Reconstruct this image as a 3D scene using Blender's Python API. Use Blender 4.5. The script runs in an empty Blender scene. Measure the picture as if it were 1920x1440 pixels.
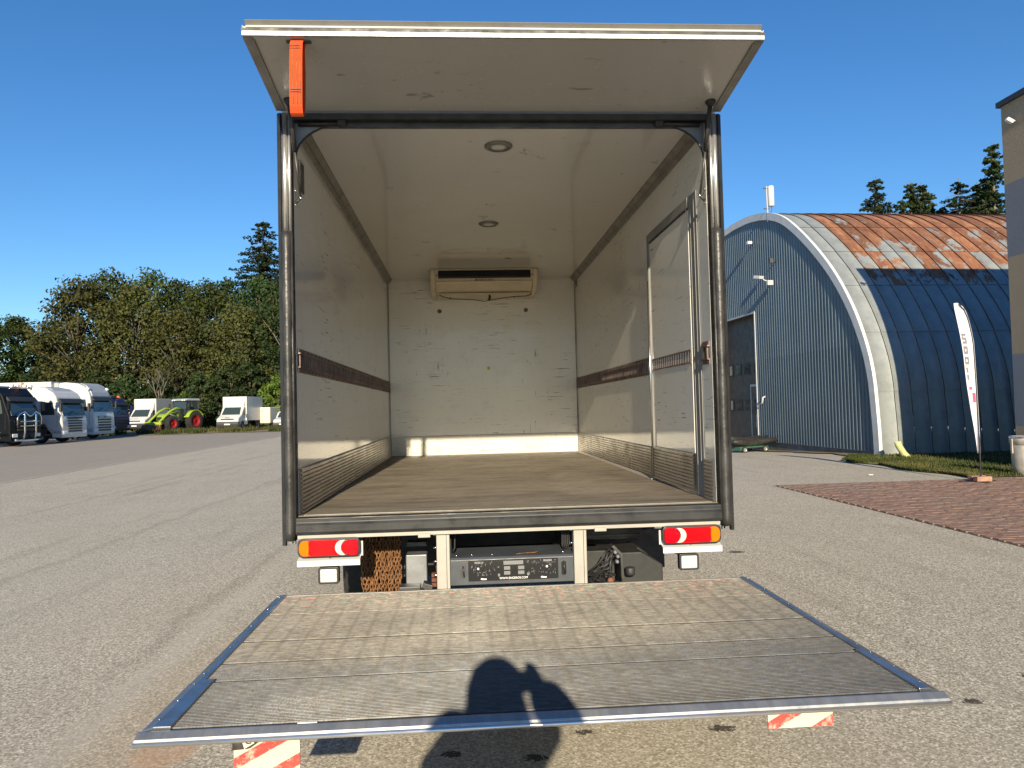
import bpy, bmesh, math, random
import numpy as np
from mathutils import Vector, Matrix, Euler, noise

# ------------------------------------------------------------------ camera, sky, sun, exposure
S = bpy.context.scene
COL = S.collection
rad = math.radians
CAM = Vector((-0.264, -4.309, 1.618))
cam_d = bpy.data.cameras.new('camera')
cam_d.sensor_fit = 'HORIZONTAL'; cam_d.sensor_width = 36.0
cam_d.lens = 1379.6 / 1920.0 * 36.0
cam_d.clip_start = 0.05; cam_d.clip_end = 3000
cam = bpy.data.objects.new('camera', cam_d); COL.objects.link(cam)
_yaw, _pit, _rol = 0.0653, 0.0331, -0.0242
_f = Vector((math.sin(_yaw)*math.cos(_pit), math.cos(_yaw)*math.cos(_pit), math.sin(_pit)))
_r = Vector((math.cos(_yaw), -math.sin(_yaw), 0)); _u = _r.cross(_f)
_r2 = _r*math.cos(_rol) + _u*math.sin(_rol); _u2 = -_r*math.sin(_rol) + _u*math.cos(_rol)
cam.matrix_world = Matrix(((_r2.x, _u2.x, -_f.x, CAM.x), (_r2.y, _u2.y, -_f.y, CAM.y), (_r2.z, _u2.z, -_f.z, CAM.z), (0, 0, 0, 1)))
S.camera = cam

SUN_EL, SUN_AZ = rad(20.3), rad(2.4)
W_ = bpy.data.worlds.new('World'); S.world = W_; W_.use_nodes = True
_nt = W_.node_tree; _nt.nodes.clear()
_sky = _nt.nodes.new('ShaderNodeTexSky'); _sky.sky_type = 'NISHITA'; _sky.sun_disc = False
_sky.sun_elevation = SUN_EL; _sky.sun_rotation = math.pi + SUN_AZ
_sky.altitude = 0; _sky.air_density = 1.0; _sky.dust_density = 0.1; _sky.ozone_density = 2.6
_hs = _nt.nodes.new('ShaderNodeHueSaturation'); _hs.inputs['Saturation'].default_value = 1.22
_bg = _nt.nodes.new('ShaderNodeBackground'); _bg.inputs['Strength'].default_value = 0.074
_wo = _nt.nodes.new('ShaderNodeOutputWorld')
_nt.links.new(_sky.outputs[0], _hs.inputs['Color']); _tn = _nt.nodes.new('ShaderNodeMix'); _tn.data_type = 'RGBA'; _tn.blend_type = 'MULTIPLY'; _tn.inputs[0].default_value = 1.0; _tn.inputs[7].default_value = (.82, 1.0, 1.17, 1)
_nt.links.new(_hs.outputs[0], _tn.inputs[6]); _nt.links.new(_tn.outputs[2], _bg.inputs[0]); _nt.links.new(_bg.outputs[0], _wo.inputs[0])

sun_d = bpy.data.lights.new('sun', 'SUN'); sun_d.energy = 5.0; sun_d.angle = rad(0.53); sun_d.color = (1.0, 0.86, 0.62)
sun = bpy.data.objects.new('sun', sun_d); COL.objects.link(sun)
_t = Vector((math.cos(SUN_EL)*math.sin(SUN_AZ), math.cos(SUN_EL)*math.cos(SUN_AZ), -math.sin(SUN_EL)))
sun.rotation_euler = _t.to_track_quat('-Z', 'Y').to_euler(); sun.location = (0, -30, 20)
S.view_settings.view_transform = 'Standard'; S.view_settings.look = 'None'
S.view_settings.exposure = 0.82; S.view_settings.gamma = 1.0
try: S.view_settings.use_curve_mapping = False
except Exception: pass
S.cycles.use_denoising = True
S.cycles.max_bounces = 7; S.cycles.diffuse_bounces = 4; S.cycles.glossy_bounces = 3; S.cycles.transmission_bounces = 3
S.cycles.sample_clamp_indirect = 6.0; S.cycles.blur_glossy = 0.6
S.cycles.use_adaptive_sampling = True; S.cycles.adaptive_threshold = 0.01

# ------------------------------------------------------------------ helpers
class MB:
    """collects shapes into one mesh"""
    def __init__(s): s.v = []; s.f = []; s.sm = []
    def add(s, vs, fs, smooth=False):
        o = len(s.v); s.v += [tuple(v) for v in vs]; s.f += [tuple(i+o for i in f) for f in fs]; s.sm += [smooth]*len(fs); return s
    def box(s, a, b, m=None):
        x0, y0, z0 = a; x1, y1, z1 = b
        vs = [(x0,y0,z0),(x1,y0,z0),(x1,y1,z0),(x0,y1,z0),(x0,y0,z1),(x1,y0,z1),(x1,y1,z1),(x0,y1,z1)]
        if m is not None: vs = [m @ Vector(v) for v in vs]
        return s.add(vs, [(0,3,2,1),(4,5,6,7),(0,1,5,4),(1,2,6,5),(2,3,7,6),(3,0,4,7)])
    def cbox(s, c, d, rot=None):
        m = Matrix.Translation(Vector(c))
        if rot is not None: m = m @ Euler(rot).to_matrix().to_4x4()
        h = Vector(d)/2
        return s.box(-h, h, m)
    def prism(s, pts, axis, a, b, smooth=False):
        """polygon pts in the two other axes extruded along axis from a to b"""
        def mk(p, t):
            return (t, p[0], p[1]) if axis == 'x' else (p[0], t, p[1]) if axis == 'y' else (p[0], p[1], t)
        n = len(pts); vs = [mk(p, a) for p in pts] + [mk(p, b) for p in pts]
        o = len(s.v); s.v += vs
        for i in range(n):
            j = (i+1) % n; s.f.append((o+i, o+j, o+n+j, o+n+i)); s.sm.append(smooth)
        s.f.append(tuple(o+i for i in range(n-1, -1, -1))); s.sm.append(False)
        s.f.append(tuple(o+n+i for i in range(n))); s.sm.append(False)
        return s
    def sheet(s, pts, axis, a, b, smooth=False):
        """open polyline extruded along axis"""
        def mk(p, t):
            return (t, p[0], p[1]) if axis == 'x' else (p[0], t, p[1]) if axis == 'y' else (p[0], p[1], t)
        n = len(pts); vs = [mk(p, a) for p in pts] + [mk(p, b) for p in pts]
        return s.add(vs, [(i, i+1, n+i+1, n+i) for i in range(n-1)], smooth)
    def tube(s, pts, r, n=8, caps=True, closed=False):
        pts = [Vector(p) for p in pts]; m = len(pts); rs = r if isinstance(r, (list, tuple)) else [r]*m
        o = len(s.v); up = None
        for i, p in enumerate(pts):
            if closed: t = pts[(i+1) % m]-pts[i-1]
            else: t = pts[min(i+1, m-1)]-pts[max(i-1, 0)]
            t.normalize()
            if up is None:
                a = Vector((0,0,1)) if abs(t.z) < .9 else Vector((1,0,0))
                up = t.cross(a).normalized()
            else:
                up = (up - t*up.dot(t));  up.normalize()
            w = t.cross(up)
            for k in range(n):
                an = 2*math.pi*k/n; s.v.append(tuple(p + (up*math.cos(an)+w*math.sin(an))*rs[i]))
        rng = m if closed else m-1
        for i in range(rng):
            j = (i+1) % m
            for k in range(n):
                k2 = (k+1) % n; s.f.append((o+i*n+k, o+i*n+k2, o+j*n+k2, o+j*n+k)); s.sm.append(True)
        if caps and not closed:
            s.f.append(tuple(o+k for k in range(n-1, -1, -1))); s.sm.append(False)
            s.f.append(tuple(o+(m-1)*n+k for k in range(n))); s.sm.append(False)
        return s
    def lathe(s, prof, c=(0,0,0), axis='z', n=24, smooth=True, caps=True):
        """prof: list of (radius, height)"""
        o = len(s.v); m = len(prof)
        for rr, h in prof:
            for k in range(n):
                an = 2*math.pi*k/n; a, b = rr*math.cos(an), rr*math.sin(an)
                v = (a, b, h) if axis == 'z' else (a, h, b) if axis == 'y' else (h, a, b)
                s.v.append((v[0]+c[0], v[1]+c[1], v[2]+c[2]))
        for i in range(m-1):
            for k in range(n):
                k2 = (k+1) % n; s.f.append((o+i*n+k, o+i*n+k2, o+(i+1)*n+k2, o+(i+1)*n+k)); s.sm.append(smooth)
        if caps and prof[0][0] > 1e-4: s.f.append(tuple(o+k for k in range(n-1, -1, -1))); s.sm.append(False)
        if caps and prof[-1][0] > 1e-4: s.f.append(tuple(o+(m-1)*n+k for k in range(n))); s.sm.append(False)
        return s
    def mesh(s, name):
        me = bpy.data.meshes.new(name); me.from_pydata(s.v, [], s.f)
        if any(s.sm): me.polygons.foreach_set('use_smooth', s.sm)
        bm = bmesh.new(); bm.from_mesh(me); bmesh.ops.recalc_face_normals(bm, faces=bm.faces); bm.to_mesh(me); bm.free()
        return me
    def build(s, name, mat, parent=None, bevel=0, seg=2, label=None):
        o = link(name, s.mesh(name), mat, parent)
        if bevel:
            b = o.modifiers.new('bevel', 'BEVEL'); b.width = bevel; b.segments = seg; b.limit_method = 'ANGLE'; b.angle_limit = rad(40)
            b.harden_normals = False
        if label: o['label'] = label
        return o
def link(name, me, mat, parent=None):
    o = bpy.data.objects.new(name, me); COL.objects.link(o)
    if mat is not None:
        if me.materials: me.materials[0] = mat
        else: me.materials.append(mat)
    if parent is not None: o.parent = parent
    return o
def tag(o, label=None, cat=None, group=None, kind=None):
    if label: o['label'] = label
    if cat: o['category'] = cat
    if group: o['group'] = group
    if kind: o['kind'] = kind
    return o
def empty(name, loc=(0,0,0), rz=0, label=None, cat=None, group=None):
    o = bpy.data.objects.new(name, None); COL.objects.link(o); o.location = loc; o.rotation_euler = (0, 0, rz)
    o.empty_display_size = .2
    return tag(o, label, cat, group)
def copy_tree(o, parent=None):
    c = o.copy(); COL.objects.link(c)
    if parent is not None: c.parent = parent
    for ch in list(o.children): copy_tree(ch, c)
    return c
def text(name, body, mat, parent, loc, rot, size, align='CENTER', ext=0.001, sx=1.0):
    cu = bpy.data.curves.new(name, 'FONT'); cu.body = body; cu.size = size; cu.extrude = ext; cu.align_x = align; cu.align_y = 'CENTER'
    t = bpy.data.objects.new(name+'_curve', cu); COL.objects.link(t); bpy.context.view_layer.update()
    me = bpy.data.meshes.new_from_object(t.evaluated_get(bpy.context.evaluated_depsgraph_get())); bpy.data.objects.remove(t); bpy.data.curves.remove(cu)
    o = link(name, me, mat, parent); me.materials.clear(); me.materials.append(mat)
    o.location = loc; o.rotation_euler = rot; o.scale = (sx, 1, 1)
    return o
def rrect(x0, z0, x1, z1, r, n=5):
    pts = []
    for cx, cz, a0 in ((x1-r, z1-r, 0), (x0+r, z1-r, 90), (x0+r, z0+r, 180), (x1-r, z0+r, 270)):
        for k in range(n+1):
            a = rad(a0+90*k/n); pts.append((cx+r*math.cos(a), cz+r*math.sin(a)))
    return pts
def sstep(a, b, x):
    t = min(1, max(0, (x-a)/(b-a))); return t*t*(3-2*t)
def gh(x, y):
    """height of the ground: a slight rise to the far left, a slight fall along the hangar front"""
    l = .0052*max(0, y-10)*sstep(0, 6, -x)
    r = -.26*sstep(15.5, 25, y)*sstep(3, 8, x)
    return l + r

# ------------------------------------------------------------------ materials
class N:
    """small wrapper round a material's node tree"""
    def __init__(s, name):
        s.m = bpy.data.materials.new(name); s.m.use_nodes = True; s.t = s.m.node_tree
        s.b = s.t.nodes['Principled BSDF']; s.out = s.t.nodes['Material Output']
    def n(s, typ, **k):
        d = s.t.nodes.new('ShaderNode'+typ)
        for a, v in k.items(): setattr(d, a, v)
        return d
    def l(s, a, b): s.t.links.new(a, b)
    def coord(s, kind='Object', scale=(1,1,1), rot=(0,0,0), loc=(0,0,0)):
        if kind == 'World': o = s.n('NewGeometry').outputs['Position']
        else: o = s.n('TexCoord').outputs[kind]
        mp = s.n('Mapping'); mp.inputs['Scale'].default_value = scale; mp.inputs['Rotation'].default_value = rot; mp.inputs['Location'].default_value = loc
        s.l(o, mp.inputs['Vector']); return mp.outputs[0]
    def noise(s, vec, scale, detail=4, rough=.55, out='Fac', dist=0):
        d = s.n('TexNoise'); d.inputs['Scale'].default_value = scale; d.inputs['Detail'].default_value = detail
        d.inputs['Roughness'].default_value = rough; d.inputs['Distortion'].default_value = dist
        if vec is not None: s.l(vec, d.inputs['Vector'])
        return d.outputs[out]
    def vor(s, vec, scale, feature='F1', out='Distance', rnd=1.0):
        d = s.n('TexVoronoi'); d.feature = feature; d.inputs['Scale'].default_value = scale; d.inputs['Randomness'].default_value = rnd
        if vec is not None: s.l(vec, d.inputs['Vector'])
        return d.outputs[out]
    def ramp(s, fac, *stops):
        d = s.n('ValToRGB'); e = d.color_ramp.elements
        while len(e) < len(stops): e.new(.5)
        for i, (p, c) in enumerate(stops):
            e[i].position = p; e[i].color = (c, c, c, 1) if isinstance(c, (int, float)) else (*c, 1)
        s.l(fac, d.inputs[0]); return d.outputs[0]
    def mix(s, fac, a, b, mode='MIX'):
        d = s.n('Mix'); d.data_type = 'RGBA'; d.blend_type = mode
        def put(v, sock):
            if isinstance(v, tuple): sock.default_value = (*v[:3], 1)
            elif isinstance(v, (int, float)): sock.default_value = (v, v, v, 1)
            else: s.l(v, sock)
        if isinstance(fac, (int, float)): d.inputs[0].default_value = fac
        else: s.l(fac, d.inputs[0])
        put(a, d.inputs[6]); put(b, d.inputs[7]); return d.outputs[2]
    def math(s, op, a, b=None, clamp=False):
        d = s.n('Math'); d.operation = op; d.use_clamp = clamp
        for i, v in enumerate((a, b)):
            if v is None: continue
            if isinstance(v, (int, float)): d.inputs[i].default_value = v
            else: s.l(v, d.inputs[i])
        return d.outputs[0]
    def sep(s, vec):
        d = s.n('SeparateXYZ'); s.l(vec, d.inputs[0]); return d.outputs
    def col(s, v):
        if isinstance(v, tuple): s.b.inputs['Base Color'].default_value = (*v[:3], 1)
        else: s.l(v, s.b.inputs['Base Color'])
    def rough(s, v):
        if isinstance(v, (int, float)): s.b.inputs['Roughness'].default_value = v
        else: s.l(v, s.b.inputs['Roughness'])
    def bump(s, h, strength=.3, dist=.01):
        d = s.n('Bump'); d.inputs['Strength'].default_value = strength; d.inputs['Distance'].default_value = dist
        s.l(h, d.inputs['Height']); s.l(d.outputs[0], s.b.inputs['Normal']); return d
    def set(s, **k):
        for a, v in k.items(): s.b.inputs[a.replace('_', ' ')].default_value = v
        return s
def pm(name, c, rough=.5, metal=0., var=.0, vs=3., bump=0., bs=40., rv=.1, spec=None, coord='Object'):
    """plain procedural paint / metal / rubber with a little unevenness"""
    q = N(name); v = q.coord(coord)
    q.set(Metallic=metal)
    if spec is not None: q.b.inputs['Specular IOR Level'].default_value = spec
    if var:
        f = q.noise(v, vs, 5, .6)
        d = tuple(max(0, x*(1-var)) for x in c); e = tuple(min(1, x*(1+var*.6)) for x in c)
        q.col(q.ramp(f, (.3, d), (.7, e)))
    else: q.col(c)
    if rv:
        f2 = q.noise(v, vs*2.3, 4); q.rough(q.ramp(f2, (.3, max(0, rough-rv)), (.7, min(1, rough+rv))))
    else: q.rough(rough)
    if bump: q.bump(q.noise(v, bs, 3), bump, .01)
    return q.m
M = {}
# ---- surfaces of the yard
def m_asphalt():
    q = N('asphalt'); v = q.coord('World')
    big = q.noise(v, .12, 3, .6); mid = q.noise(v, .9, 4, .65)
    stones = q.vor(v, 100, out='Color'); sc = q.n('SeparateColor'); q.l(stones, sc.inputs[0])
    g2 = q.noise(v, 44, 2, .8)
    c = q.ramp(q.math('ADD', q.math('MULTIPLY', sc.outputs[0], .7), q.math('MULTIPLY', g2, .42)), (.12, (.12, .108, .087)), (.42, (.30, .273, .224)), (.62, (.435, .397, .33)), (.8, (.565, .52, .442)), (.95, (.86, .8, .71)))
    c = q.mix(q.ramp(mid, (.32, .0), (.75, .32)), c, (.265, .237, .186))
    c = q.mix(q.ramp(big, (.4, .0), (.7, .4)), c, (.46, .42, .34))
    x, y, z = q.sep(v)
    # older, browner asphalt to the left beyond a paving seam
    e = q.math('ADD', q.math('ADD', x, 12.0), q.math('MULTIPLY', q.math('SUBTRACT', mid, .5), .35))
    left = q.math('MULTIPLY', e, -3., True); far = q.math('MULTIPLY', q.math('SUBTRACT', y, 13.), .4, True)
    c = q.mix(q.math('MULTIPLY', q.math('MULTIPLY', left, far), .6), c, (.235, .205, .185))
    seam = q.math('MULTIPLY', q.math('SUBTRACT', 1., q.math('MULTIPLY', q.math('ABSOLUTE', e), 12., True), True), far)
    c = q.mix(q.math('MULTIPLY', seam, .7), c, (.09, .08, .072))
    for sx, y0, y1, am in ((4.88, 2.5, 40., .3), (7.8, 8., 60., .25), (-3.3, 1., 4., .25), (2.5, .4, 7., .35)):
        ln = q.math('SUBTRACT', 1., q.math('MULTIPLY', q.math('ABSOLUTE', q.math('ADD', q.math('ADD', x, sx), q.math('MULTIPLY', q.math('SUBTRACT', mid, .5), .5))), 9., True), True)
        ln = q.math('MULTIPLY', ln, q.math('MULTIPLY', q.math('MULTIPLY', q.math('SUBTRACT', y, y0), 1.5, True), q.math('MULTIPLY', q.math('SUBTRACT', y1, y), 1.5, True)))
        c = q.mix(q.math('MULTIPLY', q.math('MULTIPLY', ln, q.ramp(g2, (.35, .3), (.6, 1.))), am), c, (.13, .115, .095))
    # sand coloured dust tracked beside the platform
    def blob(cx, cy, rx, ry, soft=1., am=1.4):
        a = q.math('POWER', q.math('DIVIDE', q.math('SUBTRACT', x, cx), rx), 2); b = q.math('POWER', q.math('DIVIDE', q.math('SUBTRACT', y, cy), ry), 2)
        d = q.math('ADD', q.math('ADD', a, b), q.math('MULTIPLY', q.math('SUBTRACT', mid if am < 2 else g2, .52), am))
        return q.math('MULTIPLY', q.math('SUBTRACT', 1., d, True), soft, True)
    c = q.mix(q.math('MULTIPLY', blob(-1.95, -.25, .42, 2.1, 1.), .35), c, (.42, .32, .21))
    c = q.mix(q.math('MULTIPLY', blob(-1.75, -.62, .16, .16, 2.), .45), c, (.48, .28, .16))
    track = q.math('MULTIPLY', q.math('SUBTRACT', 1., q.math('MULTIPLY', q.math('ABSOLUTE', q.math('ADD', x, q.math('ADD', 2.15, q.math('MULTIPLY', mid, .25)))), 6., True), True), q.math('MULTIPLY', q.math('SUBTRACT', 6., y), .3, True))
    c = q.mix(q.math('MULTIPLY', track, .4), c, (.52, .48, .42))
    # small dried spots
    spots = q.vor(v, 1.3); sp = q.ramp(q.math('ADD', spots, q.math('MULTIPLY', q.math('SUBTRACT', g2, .5), .1)), (.012, 1.), (.04, .0))
    c = q.mix(q.math('MULTIPLY', sp, .55), c, (.08, .07, .055))
    for cx, cy, r_ in ((-.36, -.78, .03), (.03, -.86, .035), (.3, -.62, .03), (.98, -.66, .04), (3.0, -.2, .05), (2.65, 3.57, .06), (2.4, -.5, .035)):
        c = q.mix(q.math('MULTIPLY', blob(cx, cy, r_*1.6, r_, 3., 5.), .85), c, (.022, .018, .014))
    # stretched tyre streaks
    st = q.noise(q.coord('World', (1.6, .12, 1), (0, 0, .5)), 1.3, 4, .6); c = q.mix(q.ramp(st, (.56, .0), (.75, .45)), c, (.2, .18, .15))
    q.col(c); q.rough(.92); q.set(Specular_IOR_Level=.2)
    return q.m
M['asphalt'] = m_asphalt()
def m_paver():
    q = N('paver'); v = q.coord('World'); x, y, z = q.sep(v)
    row = q.math('FLOOR', q.math('DIVIDE', y, .104)); odd = q.math('MULTIPLY', q.math('MODULO', row, 2.), .5)
    colm = q.math('FLOOR', q.math('ADD', q.math('DIVIDE', x, .207), odd))
    cb = q.n('CombineXYZ'); q.l(row, cb.inputs[0]); q.l(colm, cb.inputs[1])
    wn = q.n('TexWhiteNoise'); wn.noise_dimensions = '2D'; q.l(cb.outputs[0], wn.inputs['Vector'])
    big = q.noise(v, .5, 4)
    c = q.ramp(wn.outputs['Value'], (0, (.19, .12, .098)), (.5, (.23, .142, .117)), (1, (.275, .172, .142)))
    c = q.mix(q.ramp(big, (.35, 0.), (.75, .6)), c, (.21, .165, .135))
    c = q.mix(q.ramp(q.noise(v, 60, 4, .7), (.35, .35), (.6, .0)), c, (.11, .08, .065))
    q.col(c); q.rough(.85); q.set(Specular_IOR_Level=.3); q.bump(q.noise(v, 140, 3), .4, .004); return q.m
M['paver'] = m_paver()
M['sand'] = pm('joint_sand', (.15, .12, .095), .95, var=.4, vs=30, coord='World')
def m_verge():
    q = N('verge'); v = q.coord('World'); f = q.noise(v, .7, 6, .7); g = q.noise(v, 9, 5, .7)
    c = q.ramp(f, (.3, (.30, .22, .13)), (.5, (.23, .17, .09)), (.68, (.12, .12, .045)))
    c = q.mix(q.ramp(g, (.35, .6), (.6, 0.)), c, (.10, .075, .05)); q.col(c); q.rough(.95); q.bump(g, .8, .05); return q.m
M['verge'] = m_verge()
def m_leaf(name, a, b, c3):
    q = N(name); oi = q.n('ObjectInfo'); v = q.coord('World'); f = q.noise(v, .55, 3, .6); g = q.noise(v, 3.5, 3)
    c = q.ramp(f, (.32, a), (.5, b), (.68, c3)); c = q.mix(q.ramp(g, (.4, 0.), (.65, .45)), c, tuple(x*.55 for x in a))
    hs = q.n('HueSaturation'); q.l(c, hs.inputs['Color']); q.l(q.math('ADD', q.math('MULTIPLY', oi.outputs['Random'], .5), .78), hs.inputs['Value'])
    q.l(q.math('ADD', q.math('MULTIPLY', oi.outputs['Random'], .03), .485), hs.inputs['Hue'])
    q.col(hs.outputs[0]); q.rough(.65); q.set(Specular_IOR_Level=.2)
    tr = q.n('BsdfTranslucent'); q.l(hs.outputs[0], tr.inputs['Color']); mx = q.n('MixShader'); mx.inputs[0].default_value = .25
    q.l(q.b.outputs[0], mx.inputs[1]); q.l(tr.outputs[0], mx.inputs[2]); q.l(mx.outputs[0], q.out.inputs[0]); return q.m
M['leaf_olive'] = m_leaf('leaf_olive', (.038, .057, .014), (.062, .088, .022), (.084, .098, .026))
M['leaf_brown'] = m_leaf('leaf_brown', (.052, .056, .016), (.082, .083, .025), (.07, .082, .022))
M['leaf_green'] = m_leaf('leaf_green', (.022, .042, .01), (.042, .068, .016), (.06, .078, .02))
M['leaf_dark'] = m_leaf('leaf_dark', (.02, .04, .014), (.038, .062, .02), (.06, .075, .026))
M['leaf_bright'] = m_leaf('leaf_bright', (.075, .13, .02), (.12, .18, .03), (.15, .2, .035))
M['needle'] = m_leaf('needle', (.016, .034, .014), (.028, .05, .02), (.048, .06, .022))
M['grass'] = m_leaf('grass', (.04, .06, .015), (.065, .08, .02), (.15, .125, .05))
M['bark'] = pm('bark', (.16, .13, .1), .9, var=.5, vs=6, bump=.8, bs=14)
M['bark_pale'] = pm('bark_pale', (.11, .098, .08), .9, var=.4, vs=4)

# ---- truck box
def m_grp(name, base, rough, scuff=1., th=0.):
    q = N(name); v = q.coord('Object')
    c = q.mix(q.ramp(q.noise(v, .8, 5, .6), (.3, .0), (.75, .5)), base, tuple(x*f for x, f in zip(base, (.86, .84, .79))))
    fine = q.noise(q.coord('Object', (1, 1, 1.)), 8, 6, .7)
    # horizontal rub marks
    s1 = q.noise(q.coord('Object', (2.2, 2.2, 46)), 1.6, 5, .72); m1 = q.ramp(s1, (.625-th, 0.), (.66-th, .9*scuff))
    a1 = q.ramp(q.noise(v, 1.7, 3), (.42, 0.), (.58, 1.)); c = q.mix(q.math('MULTIPLY', m1, a1), c, (.10, .085, .07))
    # vertical / slanted scrapes
    s2 = q.noise(q.coord('Object', (30, 30, 3.2), (.3, .35, .2)), 1.3, 4, .7); m2 = q.ramp(s2, (.66-th, 0.), (.70-th, .85*scuff))
    a2 = q.ramp(q.noise(v, 1.1, 3), (.5, 0.), (.6, 1.)); c = q.mix(q.math('MULTIPLY', m2, a2), c, (.13, .11, .09))
    # dots of dirt
    d = q.vor(v, 7.5); m3 = q.ramp(d, (.03, .8*scuff), (.06, 0.)); a3 = q.ramp(q.noise(v, 2.4, 2), (.5, 0.), (.62, 1.)); c = q.mix(q.math('MULTIPLY', m3, a3), c, (.09, .075, .06))
    c = q.mix(q.ramp(fine, (.55, 0.), (.8, .22*scuff)), c, (.3, .25, .19))
    q.col(c); q.rough(q.ramp(fine, (.35, rough*.7), (.75, rough*2.2))); q.bump(q.noise(v, 1.6, 2), .06, .02)
    return q.m
M['grp_wall'] = m_grp('grp_wall', (.74, .725, .685), .05, 1.1, .015)
M['grp_ceiling'] = m_grp('grp_ceiling', (.68, .665, .625), .055, .6)
M['grp_back'] = m_grp('grp_back', (.75, .735, .70), .14, 1.3, .017)
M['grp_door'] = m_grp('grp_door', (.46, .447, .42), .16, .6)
M['kick_white'] = m_grp('kick_white', (.6, .585, .545), .3, 1.6)
def m_alu(name, base, rough, dirt=.4, metal=.85, ds=(2, 2, 30)):
    q = N(name); v = q.coord('Object'); f = q.noise(q.coord('Object', ds), 1.5, 5, .65); g = q.noise(v, 6, 5, .7)
    c = q.mix(q.ramp(f, (.4, 0.), (.75, dirt)), base, tuple(x*.35 for x in base)); c = q.mix(q.ramp(g, (.5, 0.), (.75, dirt)), c, tuple(x*f2 for x, f2 in zip(base, (.5, .44, .38))))
    q.col(c); q.set(Metallic=metal); q.rough(q.ramp(g, (.3, rough*.75), (.7, rough*1.5))); return q.m
M['kick_alu'] = m_alu('kick_alu', (.50, .475, .44), .3, .5, .75)
M['alu_trim'] = m_alu('alu_trim', (.27, .26, .24), .48, .3, .4, (4, 4, 4))
M['steel_polished'] = m_alu('steel_polished', (.78, .77, .76), .27, .12, .9, (6, 6, 1))
M['bumper_grey'] = pm('bumper_grey', (.042, .041, .041), .42, .15, var=.55, vs=7, bump=.25, bs=30)
M['rubber'] = pm('rubber', (.025, .025, .027), .55, var=.5, vs=6, rv=.15)
M['frame_dull'] = pm('frame_dull', (.24, .235, .225), .6, 0, var=.2, vs=4)
M['steel_dark'] = pm('steel_dark', (.075, .075, .078), .42, .5, var=.4, vs=5)
M['sill_black'] = pm('sill_black', (.016, .017, .019), .42, 0, var=.6, vs=4, rv=.14)
M['gusset'] = pm('gusset_steel', (.2, .21, .225), .45, .55, var=.25, vs=5)
M['etrack'] = pm('etrack', (.215, .155, .138), .55, .45, var=.45, vs=7, rv=.15)
M['etrack_in'] = pm('etrack_inner', (.075, .062, .058), .7, .2, var=.5, vs=12)
M['beige_paint'] = pm('beige_paint', (.35, .33, .295), .5, 0, var=.14, vs=5)
M['white_paint'] = pm('white_paint', (.5, .5, .495), .4, 0, var=.06, vs=5)
M['slate'] = pm('slate_paint', (.055, .063, .075), .42, 0, var=.2, vs=6)
M['black_plastic'] = pm('black_plastic', (.018, .018, .02), .45, 0, var=.4, vs=8)
M['tank_black'] = pm('tank_black', (.02, .021, .021), .6, 0, var=.35, vs=8)
M['print_white'] = pm('print_white', (.85, .85, .85), .5, rv=0)
M['print_grey'] = pm('print_grey', (.16, .165, .17), .5, rv=0)
M['panel_black'] = pm('panel_black', (.012, .012, .014), .3, rv=0)
M['lens_red'] = pm('lens_red', (.62, .0, .004), .22, rv=.04, spec=.25)
M['lens_red2'] = pm('lens_red_deep', (.40, .0, .008), .2, var=.4, vs=60, rv=.04, spec=.25)
M['lens_amber'] = pm('lens_amber', (.66, .14, .0), .2, rv=.04, spec=.3)
M['lens_white'] = pm('lens_white', (.52, .5, .45), .14, var=.1, vs=40, rv=.04)
M['led_white'] = pm('led_white', (.45, .47, .49), .2, var=.1, vs=50, rv=.05)
M['chrome'] = pm('chrome', (.72, .72, .72), .14, 1., rv=.05)
M['evap'] = pm('evaporator_plastic', (.66, .57, .42), .4, 0, var=.12, vs=5)
M['lamp_lens'] = pm('lamp_lens', (.62, .62, .58), .25, rv=.05)
M['yellow'] = pm('yellow_mark', (.55, .44, .03), .6, rv=0)
M['rust_chain'] = pm('rust_chain', (.22, .105, .042), .85, .2, var=.6, vs=30)
def m_strap():
    q = N('strap'); v = q.coord('Object'); w = q.n('TexWave'); w.wave_type = 'BANDS'; w.bands_direction = 'X'; w.inputs['Scale'].default_value = 46; q.l(v, w.inputs['Vector'])
    w2 = q.n('TexWave'); w2.bands_direction = 'Z'; w2.inputs['Scale'].default_value = 70; q.l(v, w2.inputs['Vector'])
    f = q.noise(v, 22, 4, .7); c = q.mix(q.ramp(f, (.55, 0.), (.75, .5)), (.55, .06, .006), (.22, .035, .012))
    c = q.mix(q.math('MULTIPLY', w.outputs['Fac'], .25), c, (.3, .028, .004)); q.col(c); q.rough(.85); q.bump(w2.outputs['Fac'], .4, .003); return q.m
M['strap'] = m_strap()
def m_plyfloor():
    q = N('ply_floor'); v = q.coord('Object'); f = q.noise(v, 1.1, 6, .68, dist=.6); s = q.noise(q.coord('Object', (1.0, 5.5, 1)), 1.7, 6, .7); g = q.noise(v, 12, 5, .7)
    c = q.ramp(f, (.3, (.11, .092, .074)), (.5, (.18, .153, .122)), (.72, (.245, .214, .173)))
    c = q.mix(q.ramp(s, (.45, 0.), (.72, .6)), c, (.32, .275, .212)); c = q.mix(q.ramp(s, (.30, .75), (.44, 0.)), c, (.085, .066, .05))
    c = q.mix(q.ramp(g, (.5, 0.), (.75, .4)), c, (.07, .055, .042))
    # lighter worn band by the rear edge
    x, y, z = q.sep(v); e = q.math('MULTIPLY', q.math('SUBTRACT', .16, y), 8., True); c = q.mix(q.math('MULTIPLY', e, .35), c, (.24, .2, .15))
    q.col(c); q.rough(q.ramp(g, (.3, .5), (.7, .8))); q.bump(q.math('ADD', s, g), .3, .006); return q.m
M['ply_floor'] = m_plyfloor()
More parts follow.
